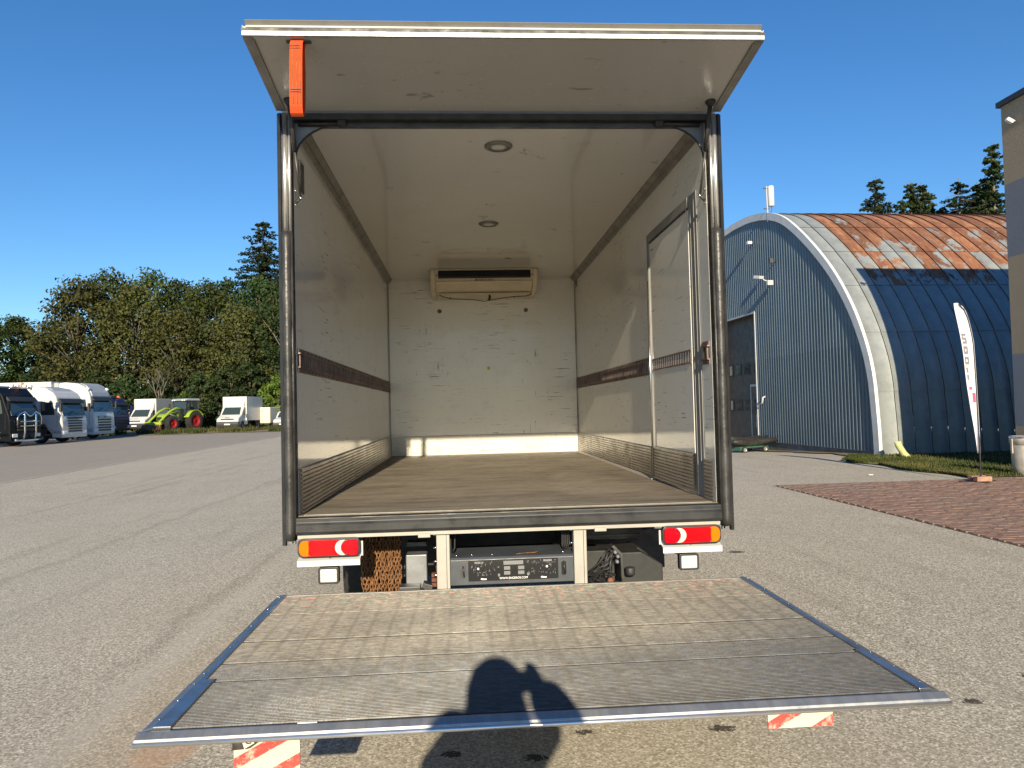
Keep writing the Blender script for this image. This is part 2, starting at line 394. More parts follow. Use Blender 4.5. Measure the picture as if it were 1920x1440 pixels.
def m_platform():
    q = N('platform_alu'); v = q.coord('Object'); x, y, z = q.sep(v)
    f = q.noise(v, 1.8, 5, .65); g = q.noise(q.coord('Object', (8, 26, 1)), 2.2, 5, .75)
    # dusty, warmer grey towards the truck, barer metal on the outermost planks
    near = q.math('MULTIPLY', q.math('ADD', q.math('MULTIPLY', q.math('ADD', y, 1.50), 3.2), q.math('MULTIPLY', q.math('SUBTRACT', f, .5), 2.2)), 1., True)
    right = q.math('MULTIPLY', q.math('ADD', q.math('SUBTRACT', q.math('MULTIPLY', x, .9), .55), q.math('MULTIPLY', q.math('SUBTRACT', f, .5), 2.)), 1., True)
    dust = q.math('MULTIPLY', near, q.math('SUBTRACT', 1., q.math('MULTIPLY', right, q.math('MULTIPLY', q.math('SUBTRACT', -.8, y), 3., True))))
    c = q.mix(dust, (.055, .058, .064), (.115, .104, .088))
    c = q.mix(q.ramp(g, (.45, 0.), (.72, .65)), c, (.10, .088, .072))
    fk = q.noise(q.coord('Object', (26, 84, 1)), 1., 3, .6); c = q.mix(q.ramp(fk, (.46, .0), (.66, .7)), c, q.mix(dust, (.095, .099, .107), (.205, .189, .162))); c = q.mix(q.ramp(fk, (.3, .8), (.46, .0)), c, (.045, .04, .034))
    # faint darker lines over the inner webs
    wv = q.n('TexWave'); wv.bands_direction = 'X'; wv.inputs['Scale'].default_value = 3.6; wv.inputs['Distortion'].default_value = .5; wv.inputs['Detail'].default_value = 2; q.l(v, wv.inputs['Vector'])
    ln = q.ramp(wv.outputs['Fac'], (.0, .5), (.2, 0.)); c = q.mix(q.math('MULTIPLY', ln, q.ramp(f, (.3, .5), (.55, 1.))), c, (.06, .053, .045))
    # flecks of old red and green paint by the hinge
    hing = q.math('MULTIPLY', q.math('ADD', y, .72), 3., True); fl = q.noise(v, 26, 3, .6)
    c = q.mix(q.math('MULTIPLY', hing, q.ramp(fl, (.56, 0.), (.64, .6))), c, (.50, .2, .15)); fl2 = q.noise(q.coord('Object', loc=(7, 3, 1)), 24, 3, .6)
    c = q.mix(q.math('MULTIPLY', hing, q.ramp(fl2, (.55, 0.), (.64, .55))), c, (.2, .31, .22))
    q.col(c); mt = q.ramp(dust, (.0, .5), (1., .15)); q.l(mt, q.b.inputs['Metallic']); q.rough(q.ramp(f, (.3, .42), (.7, .6)))
    q.bump(q.noise(v, 120, 3), .25, .003); return q.m
M['platform'] = m_platform()
M['trim_blue'] = m_alu('trim_blue_alu', (.34, .36, .39), .3, .4, .9, (6, 6, 6))
M['nose_alu'] = m_alu('nose_alu', (.40, .41, .42), .42, .4, .8, (20, 3, 3))
def m_flagstripe():
    q = N('flag_stripe'); v = q.coord('Object'); x, y, z = q.sep(v)
    d = q.math('ADD', q.math('MULTIPLY', z, 1.), q.math('MULTIPLY', x, -.52)); fr = q.math('FRACT', q.math('ADD', q.math('DIVIDE', d, .105), .42))
    n1 = q.noise(v, 26, 5, .7); n2 = q.noise(q.coord('Object', (1, 1, 1), loc=(3, 1, 2)), 60, 4, .7)
    band = q.ramp(q.math('ADD', fr, q.math('MULTIPLY', q.math('SUBTRACT', n1, .5), .1)), (.60, 0.), (.63, 1.))
    worn = q.ramp(n1, (.36, .3), (.5, 1.)); c = q.mix(q.math('MULTIPLY', band, worn), (.52, .48, .385), (.55, .05, .04))
    c = q.mix(q.ramp(n1, (.6, 0.), (.8, .35)), c, (.45, .38, .3)); q.col(c); q.rough(.55); return q.m
M['flag_stripe'] = m_flagstripe()
M['rubber_worn'] = pm('rubber_worn', (.04, .036, .032), .8, var=.8, vs=24)

# ---- hangar and building
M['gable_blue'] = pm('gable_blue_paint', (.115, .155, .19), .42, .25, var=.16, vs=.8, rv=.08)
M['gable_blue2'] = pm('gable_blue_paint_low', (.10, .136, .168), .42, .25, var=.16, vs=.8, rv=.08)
M['trim_white'] = pm('trim_white_sheet', (.62, .62, .61), .5, 0, var=.12, vs=3)
def m_rust(name, bias):
    q = N(name); v = q.coord('World'); oi = q.n('ObjectInfo'); f = q.noise(q.coord('World', (1.2, .7, .7)), .75, 6, .7, dist=.5); g = q.noise(q.coord('World', (1.5, .6, .6)), 3.0, 6, .72); x, y, z = q.sep(v)
    up = q.math('MULTIPLY', q.math('SUBTRACT', z, 4.6), .22, True)
    t = q.math('ADD', q.math('ADD', q.math('MULTIPLY', up, .52), q.math('MULTIPLY', q.math('SUBTRACT', f, .5), 1.5)), q.math('ADD', q.math('MULTIPLY', q.math('SUBTRACT', oi.outputs['Random'], .5), .26), bias))
    t = q.math('ADD', t, q.math('MULTIPLY', q.math('SUBTRACT', g, .5), .35)); m = q.ramp(t, (.30, 0.), (.37, 1.))
    rc = q.ramp(g, (.25, (.085, .034, .02)), (.45, (.17, .068, .036)), (.6, (.25, .115, .06)), (.78, (.36, .23, .145)))
    hs = q.n('HueSaturation'); q.l(rc, hs.inputs['Color']); q.l(q.math('ADD', q.math('MULTIPLY', oi.outputs['Random'], .7), .6), hs.inputs['Value'])
    gc = q.ramp(q.noise(v, 2.2, 5, .7), (.3, (.27, .295, .302)), (.6, (.36, .39, .395)), (.8, (.30, .30, .28)))
    c = q.mix(m, gc, hs.outputs[0]); q.col(c); mt = q.math('MULTIPLY', q.math('SUBTRACT', 1., m), .35); q.l(mt, q.b.inputs['Metallic']); q.rough(q.ramp(m, (0, .48), (1, .85))); q.bump(g, .3, .01); return q.m
M['roof_rust'] = m_rust('roof_sheet_rust', .2); M['roof_galv'] = m_rust('roof_sheet_galvanised', -.75)
M['plinth'] = pm('plinth_concrete', (.15, .145, .14), .85, var=.35, vs=2, bump=.4, bs=20)
M['door_brown'] = pm('door_brown', (.045, .04, .039), .5, var=.2, vs=1.5)
M['pane'] = pm('pane_dark', (.03, .036, .04), .08, rv=.03, spec=.7)
M['frame_black'] = pm('frame_black', (.012, .012, .013), .5)
M['frame_grey'] = pm('frame_grey', (.42, .43, .45), .5, var=.1)
def m_stucco(name, base):
    q = N(name); v = q.coord('Object'); f = q.noise(v, 34, 5, .75); g = q.noise(v, 1.2, 4)
    c = q.mix(q.ramp(g, (.3, 0.), (.75, .35)), base, tuple(x*.75 for x in base)); q.col(c); q.rough(.9); q.bump(f, 1., .02); return q.m
M['stucco_brown'] = m_stucco('stucco_brown', (.40, .31, .21)); M['stucco_blue'] = m_stucco('stucco_blue', (.21, .225, .255))
M['fascia'] = pm('fascia_dark', (.03, .03, .032), .5)
M['flag_cloth'] = pm('flag_cloth', (.60, .59, .63), .75, var=.05, vs=6)
M['flag_grey'] = pm('flag_print_grey', (.17, .17, .19), .8, rv=0); M['flag_pink'] = pm('flag_print_pink', (.65, .08, .16), .8, rv=0)
M['brick_red'] = pm('weight_brick', (.33, .19, .14), .85, var=.35, vs=9)
M['bin_metal'] = m_alu('bin_metal', (.55, .53, .5), .35, .7, .6, (5, 5, 2))
M['pipe_yellow'] = pm('pipe_yellow', (.45, .47, .22), .6, var=.2, vs=8)
M['tarp'] = pm('tarp_black', (.028, .027, .025), .5, var=.5, vs=9)
M['green_metal'] = pm('green_metal', (.03, .10, .07), .5, var=.3)
# ---- vehicles
def paint(name, c, r=.22, sp=.5): return pm(name, c, r, 0, var=.05, vs=2, rv=.06, spec=sp)
M['veh_white'] = paint('vehicle_white', (.53, .53, .52)); M['veh_cream'] = paint('vehicle_cream', (.58, .53, .42), .35)
M['veh_black'] = paint('vehicle_black', (.006, .007, .009), .3, .12); M['veh_blue'] = paint('vehicle_blue', (.008, .012, .12), .25, .3)
M['veh_grey'] = paint('vehicle_grey', (.33, .36, .39), .35); M['veh_trim'] = pm('vehicle_trim', (.02, .02, .022), .5)
M['glass'] = pm('vehicle_glass', (.03, .045, .045), .05, rv=.02, spec=.9); M['tyre'] = pm('tyre', (.022, .021, .02), .8, var=.3, vs=12)
M['rim'] = pm('rim_grey', (.32, .32, .33), .4, .5); M['rim_red'] = pm('rim_red', (.24, .01, .012), .4)
M['lime'] = paint('tractor_lime', (.25, .36, .04), .3); M['beacon'] = pm('beacon_orange', (.62, .14, .03), .25); M['hl'] = pm('headlight', (.7, .72, .74), .12, rv=.04)
M['rusty'] = pm('rusty_steel', (.20, .075, .04), .8, .2, var=.6, vs=5); M['cloth_jacket'] = pm('jacket_cloth', (.035, .04, .055), .85, var=.2, vs=20)
M['cloth_jeans'] = pm('jeans_cloth', (.045, .06, .10), .9, var=.25, vs=30); M['skin'] = pm('skin', (.52, .32, .23), .5, var=.08); M['hair'] = pm('hair_dark', (.03, .02, .014), .6)
M['shoe'] = pm('shoe', (.03, .028, .026), .6)
# ------------------------------------------------------------------ the setting
def axis_pts(segs):
    out = []
    for a, b, st in segs:
        n = max(1, round((b-a)/st)); out += [a+(b-a)*i/n for i in range(n)]
    out.append(segs[-1][1]); return out
xs = axis_pts([(-900, -120, 130), (-120, -40, 16), (-40, 14, 2), (14, 60, 9), (60, 900, 140)])
ys = axis_pts([(-300, -20, 70), (-20, 40, 2), (40, 120, 8), (120, 1500, 230)])
g = MB(); nx = len(xs)
g.add([(x, y, gh(x, y)) for y in ys for x in xs], [(j*nx+i, j*nx+i+1, (j+1)*nx+i+1, (j+1)*nx+i) for j in range(len(ys)-1) for i in range(nx-1)], True)
ground = tag(g.build('ground', M['asphalt']), 'worn light grey asphalt yard with oil spots', kind='structure')

# dry verge under the far vehicles and along the wood
def patch(name, poly_fn, us, vs, mat, lift, **k):
    b = MB(); P = [(poly_fn(u, v)) for v in vs for u in us]; n = len(us)
    b.add([(p[0], p[1], gh(p[0], p[1])+lift) for p in P], [(j*n+i, j*n+i+1, (j+1)*n+i+1, (j+1)*n+i) for j in range(len(vs)-1) for i in range(n-1)], True)
    return tag(b.build(name, mat), **k)
lin = lambda a, b, n: [a+(b-a)*i/n for i in range(n+1)]
random.seed(3)
def _vg(u, v):
    x = -80+86*u; y0 = 54.5 + (x+18.5)*.10 - max(0, -28-x)*.5 + .5*math.sin(x*.9)+.25*math.sin(x*2.7)
    return (x, y0+(150-y0)*v**2)
verge = patch('verge', _vg, lin(0, 1, 60), lin(0, 1, 10), M['verge'], .03, label='dry sandy verge below the wood', kind='structure')
def _gs(u, v):
    x0 = 9.75 + .12*math.sin(v*17) + 1.15*sstep(.62, 1., v); y = 9.75 + 7.2*v
    return (x0 + (40-x0)*u**1.8, y)
grass_bed = patch('lawn', _gs, lin(0, 1, 14), lin(0, 1, 16), M['verge'], .022, label='strip of lawn along the hangar side', kind='structure')
def _db(u, v):
    y = 16.5+10*v; x0 = 10.95-.02*(y-16) + .12*math.sin(y*2.2)+.07*math.sin(y*5); return (x0+(11.7-x0)*u, y)
patch('dirt_strip', _db, lin(0, 1, 4), lin(0, 1, 26), M['verge'], .03, label='strip of dirt along the hangar front', kind='structure')

# red block paving: base bed, 300 nearest blocks as parts, the rest joined
pv = MB(); pv.add([(5.66, -3, .004), (12.05, -3, .004), (12.05, 9.62, .004), (5.66, 9.62, .004)], [(0, 1, 2, 3)])
paving = tag(pv.build('paving', M['sand']), 'red block paving beside the lawn', kind='structure')
RW, RH = .207, .104
def paver_shape(b, cx, cy, tz, sx=.2, sy=.1):
    e = .006; x0, x1, y0, y1 = cx-sx/2, cx+sx/2, cy-sy/2, cy+sy/2
    vs = [(x0, y0, .0), (x1, y0, .0), (x1, y1, .0), (x0, y1, .0), (x0, y0, tz-e), (x1, y0, tz-e), (x1, y1, tz-e), (x0, y1, tz-e), (x0+e, y0+e, tz), (x1-e, y0+e, tz), (x1-e, y1-e, tz), (x0+e, y1-e, tz)]
    b.add(vs, [(8, 9, 10, 11), (4, 5, 9, 8), (5, 6, 10, 9), (6, 7, 11, 10), (7, 4, 8, 11), (0, 1, 5, 4), (1, 2, 6, 5), (2, 3, 7, 6), (3, 0, 4, 7)])
blocks = []
r0, r1 = math.ceil(-2.6/RH), math.floor(9.6/RH)
for r_ in range(r0, r1):
    off = .5 if r_ % 2 else 0.
    for c_ in range(27, 59):
        x0, x1 = (c_-off)*RW, (c_-off+1)*RW
        x0 = max(x0, 5.67); x1 = min(x1, 12.04)
        if x1-x0 < .05: continue
        blocks.append(((x0+x1)/2, (r_+.5)*RH, x1-x0-.007))
def view_px(x, y, z=0.):
    d = Vector((x, y, z))-CAM; w = d.dot(_f)
    return (960+1379.6*d.dot(_r2)/w, 720-1379.6*d.dot(_u2)/w, w) if w > .1 else (9e9, 0, w)
vis = []
for i, b in enumerate(blocks):
    p = view_px(b[0], b[1])
    if p[0] < 1925 and b[2] > .18: vis.append((p[2], i))
vis.sort(); near = set(i for _, i in vis[:300])
rest = MB(); pme = MB(); paver_shape(pme, 0, 0, .014); pmesh = pme.mesh('paver'); pmesh.materials.append(M['paver'])
random.seed(5)
for i, (cx, cy, w) in enumerate(blocks):
    dz = random.uniform(-.0035, .0035)
    if i in near:
        o = link('paver', pmesh, M['paver'], paving); o.location = (cx, cy, .006+dz); o.rotation_euler = (random.uniform(-.01, .01), random.uniform(-.01, .01), 0)
    else: paver_shape(rest, cx, cy, .02+dz, w)
tag(rest.build('paver_field', M['paver'], paving), kind='stuff')

# grass blades
def blades(name, pts, hmin, hmax, mat, label, w=.012):
    b = MB(); rnd = random.Random(11)
    for (x, y) in pts:
        a = rnd.uniform(0, 6.28); h_ = rnd.uniform(hmin, hmax); lx, ly = rnd.uniform(-.6, .6)*h_, rnd.uniform(-.6, .6)*h_; z = gh(x, y)+.015
        dx, dy = math.cos(a)*w, math.sin(a)*w; o = len(b.v)
        b.v += [(x-dx, y-dy, z), (x+dx, y+dy, z), (x+lx*.5+dx*.6, y+ly*.5+dy*.6, z+h_*.6), (x+lx, y+ly, z+h_)]; b.f += [(o, o+1, o+2), (o, o+2, o+3)]; b.sm += [False, False]
    return tag(b.build(name, mat), label, 'grass', kind='stuff')
rnd = random.Random(2); pts = []
while len(pts) < 26000:
    u, v = rnd.random()**1.4, rnd.random(); p = _gs(u*.55, v)
    if p[1] > 16.0 and p[0] > 11.3: continue
    if 9.4 < p[1] < 9.62 or p[1] > 16.3: continue
    if noise.noise(Vector((p[0]*1.3, p[1]*1.3, 0))) < -.25 and p[0] < 10.6: continue
    pts.append(p)
blades('grass', pts, .03, .095, M['grass'], 'short patchy grass beside the hangar')
pts = []
while len(pts) < 9000:
    x = rnd.uniform(-42, -14); y = _vg((x+80)/86, 0)[1] + abs(rnd.gauss(0, 1))*6+1.2
    if noise.noise(Vector((x*.5, y*.5, 3))) < 0: continue
    pts.append((x, y))
blades('weeds', pts, .1, .42, M['grass'], 'dry weeds on the verge under the wood', .04)
# ------------------------------------------------------------------ the box truck (rear opening plane at y = 0)
T = empty('box_truck', (0, 0, 0), 0, 'white refrigerated box truck seen from behind, hatch raised and tail lift lowered', 'truck')
HW, ZF, ZC, DP = 1.23, 1.03, 3.334, 5.327
MB().box((-1.228, .0, .985), (1.228, DP-.002, ZF)).build('floor', M['ply_floor'], T, label='worn brown plywood load floor')
MB().box((-1.30, .03, .95), (-HW, DP+.07, 3.42)).build('side_wall', M['grp_wall'], T, label='scuffed off-white left wall')
MB().box((HW, .03, .95), (1.30, DP+.07, 3.42)).build('side_wall', M['grp_wall'], T, label='scuffed off-white right wall with door')
MB().box((-HW, DP, .95), (HW, DP+.072, 3.418)).build('front_wall', M['grp_back'], T, label='scratched off-white front bulkhead')
MB().box((-HW, .03, ZC), (HW, DP, 3.416)).build('ceiling', M['grp_ceiling'], T)
for s in (-1, 1):   # coving along the ceiling edges, in two flats
    c = MB().prism([(s*HW, ZC), (s*(HW-.062), ZC), (s*(HW-.058), ZC-.008), (s*(HW-.03), ZC-.03), (s*(HW-.008), ZC-.062), (s*HW, ZC-.066)], 'y', .05, DP)
    c.prism([(s*(HW-.036), ZC-.026), (s*(HW-.04), ZC-.032), (s*(HW-.032), ZC-.04), (s*(HW-.026), ZC-.036)], 'y', .05, DP-.002)
    c.build('coving', M['alu_trim'], T)
MB().box((-HW+.066, DP-.012, ZC-.022), (HW-.066, DP, ZC)).build('coving', M['grp_ceiling'], T)
for s in (-1, 1): MB().box((s*HW-(.0 if s < 0 else .012), DP-.012, 1.29), (s*HW+(.012 if s < 0 else 0), DP, ZC-.07)).build('corner_bead', M['alu_trim'], T)
# ribbed kick plates
def ribs(z0, z1, n, d):
    p = [(0, z0)]; h_ = (z1-z0)/n
    for i in range(n):
        a = z0+h_*i; p += [(d*.35, a+h_*.05), (d, a+h_*.2), (d, a+h_*.68), (d*.35, a+h_*.86)]
    return p+[(0, z1)]
k = MB().sheet([(DP-d-.003, z) for d, z in ribs(ZF+.002, 1.288, 10, .009)], 'x', -HW+.004, HW-.004); k.build('kick_plate', M['kick_white'], T, label='white ribbed kick plate across the front bulkhead')
k = MB().sheet([(-HW+d+.003, z) for d, z in ribs(ZF+.002, 1.30, 11, .015)], 'y', .05, DP-.014); k.build('kick_plate', M['kick_alu'], T)
for a, b, dd in ((1.50, DP-.014, 0), (.375, 1.375, .012), (.06, .2, .0)):
    k = MB().sheet([(HW-d-.003-dd, z) for d, z in ribs(ZF+.004+dd, 1.285+dd, 11, .012)], 'y', a, b); k.build('kick_plate', M['kick_alu'], T)
MB().prism([(HW-.034, ZF+.001), (HW-.002, ZF+.001), (HW-.002, ZF+.03)], 'y', 1.45, DP-.02).build('floor_bead', M['beige_paint'], T)
# cargo tracks: channel with slots
def etrack(s, y0, y1):
    zc = 1.93; x = lambda d: s*(HW-d)
    b = MB()
    for za, zb, d in ((zc-.07, zc-.045, .006), (zc-.045, zc-.036, .017), (zc+.036, zc+.045, .017), (zc+.045, zc+.07, .006)):
        b.box((min(x(.001), x(d)), y0, za), (max(x(.001), x(d)), y1, zb))
    y = y0+.02
    while y < y1-.03:
        b.box((min(x(.003), x(.013)), y, zc-.0358), (max(x(.003), x(.013)), y+.026, zc+.0358)); y += .058
    o = b.build('cargo_track', M['etrack'], T, label='dark slotted cargo track along the wall')
    MB().box((min(x(.0006), x(.0028)), y0+.001, zc-.0357), (max(x(.0006), x(.0028)), y1-.001, zc+.0357)).build('backing', M['etrack_in'], o)
    h_ = MB(); y = y0+.03
    while y < y1-.02:
        for z in (zc-.058, zc+.058): h_.cbox((x(.0065), y, z), (.004, .014, .012))
        y += .116
    h_.build('bolt_row', M['etrack_in'], o)
etrack(-1, .05, DP-.004); etrack(1, 1.455, DP-.004); etrack(1, .385, 1.37); etrack(1, .06, .19)
MB().cbox((HW-.012, 1.475, 1.925), (.02, .03, .075)).build('end_block', M['white_paint'], T, .004)
# side door in the right wall
sd = MB().box((HW-.012, .375, 1.30), (HW-.002, 1.375, 2.885)).build('side_door', M['grp_wall'], T, label='side door set in the right wall')
f = MB(); f.box((HW-.018, 1.377, ZF+.003), (HW-.002, 1.435, 2.965)); f.box((HW-.007, .215, ZF+.003), (HW-.002, .372, 2.97)); f.box((HW-.016, .374, 2.90), (HW-.001, 1.3755, 2.968)); f.build('door_frame', M['frame_dull'], sd, .002)
for ya, yb, d in ((1.385, 1.397, .022), (1.412, 1.418, .022), (.335, .35, .0095), (.262, .272, .0095)): MB().box((HW-d, ya, ZF+.004), (HW-d+.0035, yb, 2.95)).build('frame_rib', M['frame_dull'], sd)
MB().box((HW-.018, .4, 2.886), (HW-.001, 1.36, 2.8995)).build('door_seal', M['rubber'], sd)
MB().tube([(HW-.026, 1.404, 1.06), (HW-.026, 1.404, 2.6)], .008, 8).build('lock_rod', M['chrome'], sd)
MB().cbox((HW-.006, 5.16, 3.22), (.008, .09, .075)).build('vent_plate', M['etrack'], T)
MB().cbox((-HW+.004, .22, 3.06), (.005, .12, .18)).build('rating_plate', M['steel_dark'], T)
# ceiling lamps
for x, y in ((-.005, .437), (-.003, 2.45)):
    lp = MB().lathe([(.092, 0), (.092, -.006), (.082, -.015), (.068, -.017), (.066, -.010)], (x, y, ZC-.0005), 'z', 32).build('ceiling_lamp', M['alu_trim'], T)
    MB().lathe([(.066, -.0118), (.03, -.0135), (.0, -.014)], (x, y, ZC), 'z', 28).build('lens', M['lamp_lens'], lp)
# refrigeration unit
ev = empty('evaporator_unit', (0, 0, 0)); ev.parent = T; ev['label'] = 'beige refrigeration unit under the ceiling'
prof = [(4.60, ZC-.002), (4.60, 3.312), (4.615, 3.302), (4.66, 3.205), (4.70, 3.165), (4.93, 3.085), (4.97, 3.08), (5.32, 3.06), (5.32, ZC-.002)]
h_ = MB().prism(prof, 'x', -.585, .612); hs = h_.build('housing', M['evap'], ev, .006)
for s, xa, xb in ((-1, -.587, -.652), (1, .614, .676)):
    p2 = [(4.615, ZC-.004), (4.62, 3.29), (4.69, 3.16), (4.76, 3.11), (4.95, 3.065), (5.318, 3.055), (5.318, ZC-.004)]
    a = MB(); n = len(p2); cy, cz = 4.98, 3.2
    p3 = [(cy+(y-cy)*.92, cz+(z-cz)*.94) for y, z in p2]
    vs = [(xa, y, z) for y, z in p2]+[(xa+(xb-xa)*.75, y, z) for y, z in p2]+[(xb, y, z) for y, z in p3]
    fs = [(i+q*n, (i+1) % n+q*n, (i+1) % n+(q+1)*n, i+(q+1)*n) for q in (0, 1) for i in range(n)]+[tuple(range(n-1, -1, -1)), tuple(range(2*n, 3*n))]
    a.add(vs, fs).build('end_cap', M['evap'], ev, .006)
MB().box((-.548, 4.594, 3.212), (.578, 4.612, 3.30)).build('grille_backing', M['panel_black'], ev)
for i in range(5): MB().cbox((.015, 4.588, 3.222+i*.018), (1.12, .02, .004), (rad(-28), 0, 0)).build('grille_slat', M['black_plastic'], ev)
MB().prism([(4.66, 3.187), (4.652, 3.19), (4.648, 3.182), (4.66, 3.178)], 'x', -.58, .608).build('seam_bead', M['evap'], ev)
MB().box((-.56, 4.90, 3.068), (.59, 5.0, 3.078)).build('drip_tray', M['evap'], ev, .003)
text('lettering', 'THERMO KING', M['panel_black'], ev, (.03, 4.636, 3.196), (rad(64), 0, 0), .028)
MB().cbox((-.085, 4.637, 3.196), (.02, .003, .02), (rad(-26), 0, 0)).build('emblem', M['panel_black'], ev)
MB().tube([(-.56, 4.95, 3.072), (-.5, 4.97, 3.045), (-.4, 4.98, 3.02), (-.1, 4.99, 3.005), (.02, 5.0, 2.985), (.1, 4.99, 3.0), (.35, 4.98, 3.035), (.55, 4.97, 3.04), (.63, 4.97, 3.07)], .006, 6).build('cable', M['steel_dark'], ev)
MB().tube([(.085, 5.0, 3.06), (.09, 4.99, 3.03), (.075, 4.99, 3.0)], .016, 8).build('drain_hose', M['rubber'], ev)
for x in (-.41, .4): MB().cbox((x, 4.98, 3.03), (.012, .02, .02)).build('cable_clip', M['black_plastic'], ev)
for x in (-.565, .595): MB().lathe([(.008, 0), (.0, -.004)], (x, 4.60, 3.25), 'y', 8).build('screw', M['steel_dark'], ev)
for x in (-.562, .573): MB().lathe([(.028, 0), (.026, -.008), (.012, -.012), (0, -.012)], (x, DP, 2.91), 'y', 16).build('bulkhead_bolt', M['etrack'], T)
MB().lathe([(.024, 0), (.02, -.002), (0, -.002)], (.09, DP-.0005, 2.15), 'y', 10).build('paint_mark', M['yellow'], T).scale = (.7, 1, 1)

# ---- rear frame
for s in (-1, 1):
    pst = MB().box((min(s*1.236, s*1.306), -.03, .895), (max(s*1.236, s*1.306), .03, 3.36)).build('rear_post', M['steel_dark'], T, .004, label='steel rear corner post with polished upper half')
    MB().prism([(s*1.3095, -.034), (s*1.288, -.05), (s*1.284, -.03), (s*1.309, .05)], 'z', .872, 3.352).build('outer_seal', M['rubber'], pst)
    MB().tube([(s*1.266, -.034, 2.665), (s*1.266, -.034, 3.352)], .016, 14).build('polished_tube', M['steel_polished'], pst)
    MB().tube([(s*1.2405, -.036, 2.665), (s*1.2405, -.036, 3.352)], .008, 10).build('polished_tube', M['steel_polished'], pst)
    rr = random.Random(4+s); zz = [2.66-i*(2.66-.90)/40 for i in range(41)]
    MB().tube([(s*1.264+rr.uniform(-.001, .001), -.036, z) for z in zz], [.027+rr.uniform(-.0012, .0012) for _ in zz], 14).build('bumper_strip', M['bumper_grey'], pst, label='scuffed grey rubbing strip')
    MB().tube([(s*1.2375, -.034, .93), (s*1.2375, -.034, 2.66)], .009, 8).build('bumper_lip', M['bumper_grey'], pst)
    MB().box((min(s*1.232, s*1.2355), -.028, .96), (max(s*1.232, s*1.2355), .06, 3.33)).build('inner_seal', M['rubber'], pst)
    q = MB(); q.cbox((s*1.262, -.03, .888), (.02, .03, .014)); q.cbox((s*1.24, -.03, .886), (.008, .02, .018)); q.build('bolt', M['chrome'], pst)
    # curved gusset in the top corner
    g_ = [(s*1.226, 3.326), (s*.955, 3.326)]; R_ = .27
    for i in range(11):
        a = rad(90*i/10); g_.append((s*(.955+R_*math.sin(a)*.985), 3.326-.012-(1-math.cos(a))*.20))
    gs = MB().prism(g_, 'y', .032, .04).build('corner_gusset', M['gusset'], T, label='curved grey steel gusset in the top corner')
    MB().tube([(p[0], .036, p[1]) for p in g_[2:]], .0065, 6).build('edge_rod', M['rubber'], gs)
    MB().cbox((s*.945, .02, 3.315), (.05, .05, .035)).build('hinge_block', M['rubber'], gs, .006)
    MB().tube([(s*1.20, .015, 3.31), (s*1.08, .015, 3.312), (s*.95, .015, 3.315)], .012, 6).build('spring_rod', M['rubber'], gs)
    # gas strut between post and hatch
    st = MB().tube([(s*1.2, .06, 2.885), (s*1.208, -.04, 3.13)], .007, 8).build('gas_strut', M['steel_dark'], T)
    MB().tube([(s*1.208, -.04, 3.13), (s*1.214, -.13, 3.365)], .013, 10).build('cylinder', M['rubber'], st)
    MB().lathe([(.0, -.03), (.02, -.026), (.03, -.01), (.03, .004)], (s*1.214, -.14, 3.39), 'z', 14).build('mount', M['rubber'], st)
    b = MB(); b.tube([(s*1.2, .055, 2.885), (s*1.224, .05, 2.855)], .008, 6); b.build('bracket', M['rubber'], st)
    b = MB(); b.tube([(s*1.185, .05, 2.885), (s*1.212, .05, 2.885)], .009, 8); b.tube([(s*1.219, .045, 2.925), (s*1.232, .045, 2.925)], .009, 8); b.tube([(s*1.219, .045, 2.84), (s*1.232, .045, 2.84)], .009, 8); b.build('bolt', M['chrome'], st)
MB().box((-1.232, -.02, 3.327), (1.232, .028, 3.362)).build('header', M['rubber'], T)
MB().box((-1.2, .0285, 3.300), (1.2, .06, 3.333)).build('header_seal', M['steel_dark'], T)
MB().box((-1.30, .03, 3.4165), (1.30, DP+.07, 3.435)).build('roof', M['white_paint'], T)
# ---- raised hatch
sl = (3.472-3.372)/(-.70+.03); hz = lambda y: 3.372+sl*(y+.03)
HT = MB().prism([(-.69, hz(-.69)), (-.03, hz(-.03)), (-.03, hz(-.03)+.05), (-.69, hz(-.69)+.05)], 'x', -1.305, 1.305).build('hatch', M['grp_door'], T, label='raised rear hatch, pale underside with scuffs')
for s in (-1, 1):
    a, b_ = s*1.309, s*1.262
    MB().prism([(-.688, hz(-.688)-.004), (-.035, hz(-.035)-.004), (-.035, hz(-.035)), (-.688, hz(-.688))], 'x', min(a, b_), max(a, b_)).build('edge_trim', M['alu_trim'], HT)
    MB().prism([(-.67, hz(-.67)-.010), (-.06, hz(-.06)-.010), (-.06, hz(-.06)-.0042), (-.67, hz(-.67)-.0042)], 'x', min(s*1.27, s*1.258), max(s*1.27, s*1.258)).build('edge_seal', M['alu_trim'], HT)
    MB().prism([(-.66, hz(-.66)+.02), (-.03, hz(-.03)-.002), (-.03, hz(-.03)+.055), (-.69, hz(-.69)+.055)], 'x', min(s*1.3055, s*1.312), max(s*1.3055, s*1.312)).build('side_skin', M['white_paint'], HT)
zl = hz(-.70)
MB().box((-1.309, -.705, zl-.004), (1.309, -.691, zl+.020)).build('lip_trim', M['nose_alu'], HT, .002)
MB().box((-1.312, -.7005, zl+.0205), (1.312, -.6915, zl+.0365)).build('lip_seal', M['rubber'], HT)
MB().prism([(-.703, zl+.037), (-.69, zl+.037), (-.69, zl+.049), (-.706, zl+.047)], 'x', -1.29, 1.292).build('outer_lip', M['white_paint'], HT, .003)
MB().prism([(-.69, zl+.0502), (-.60, zl+.0502), (-.60, zl+.066), (-.712, zl+.072)], 'x', -1.295, 1.297).build('rain_rail', M['alu_trim'], HT, .003)
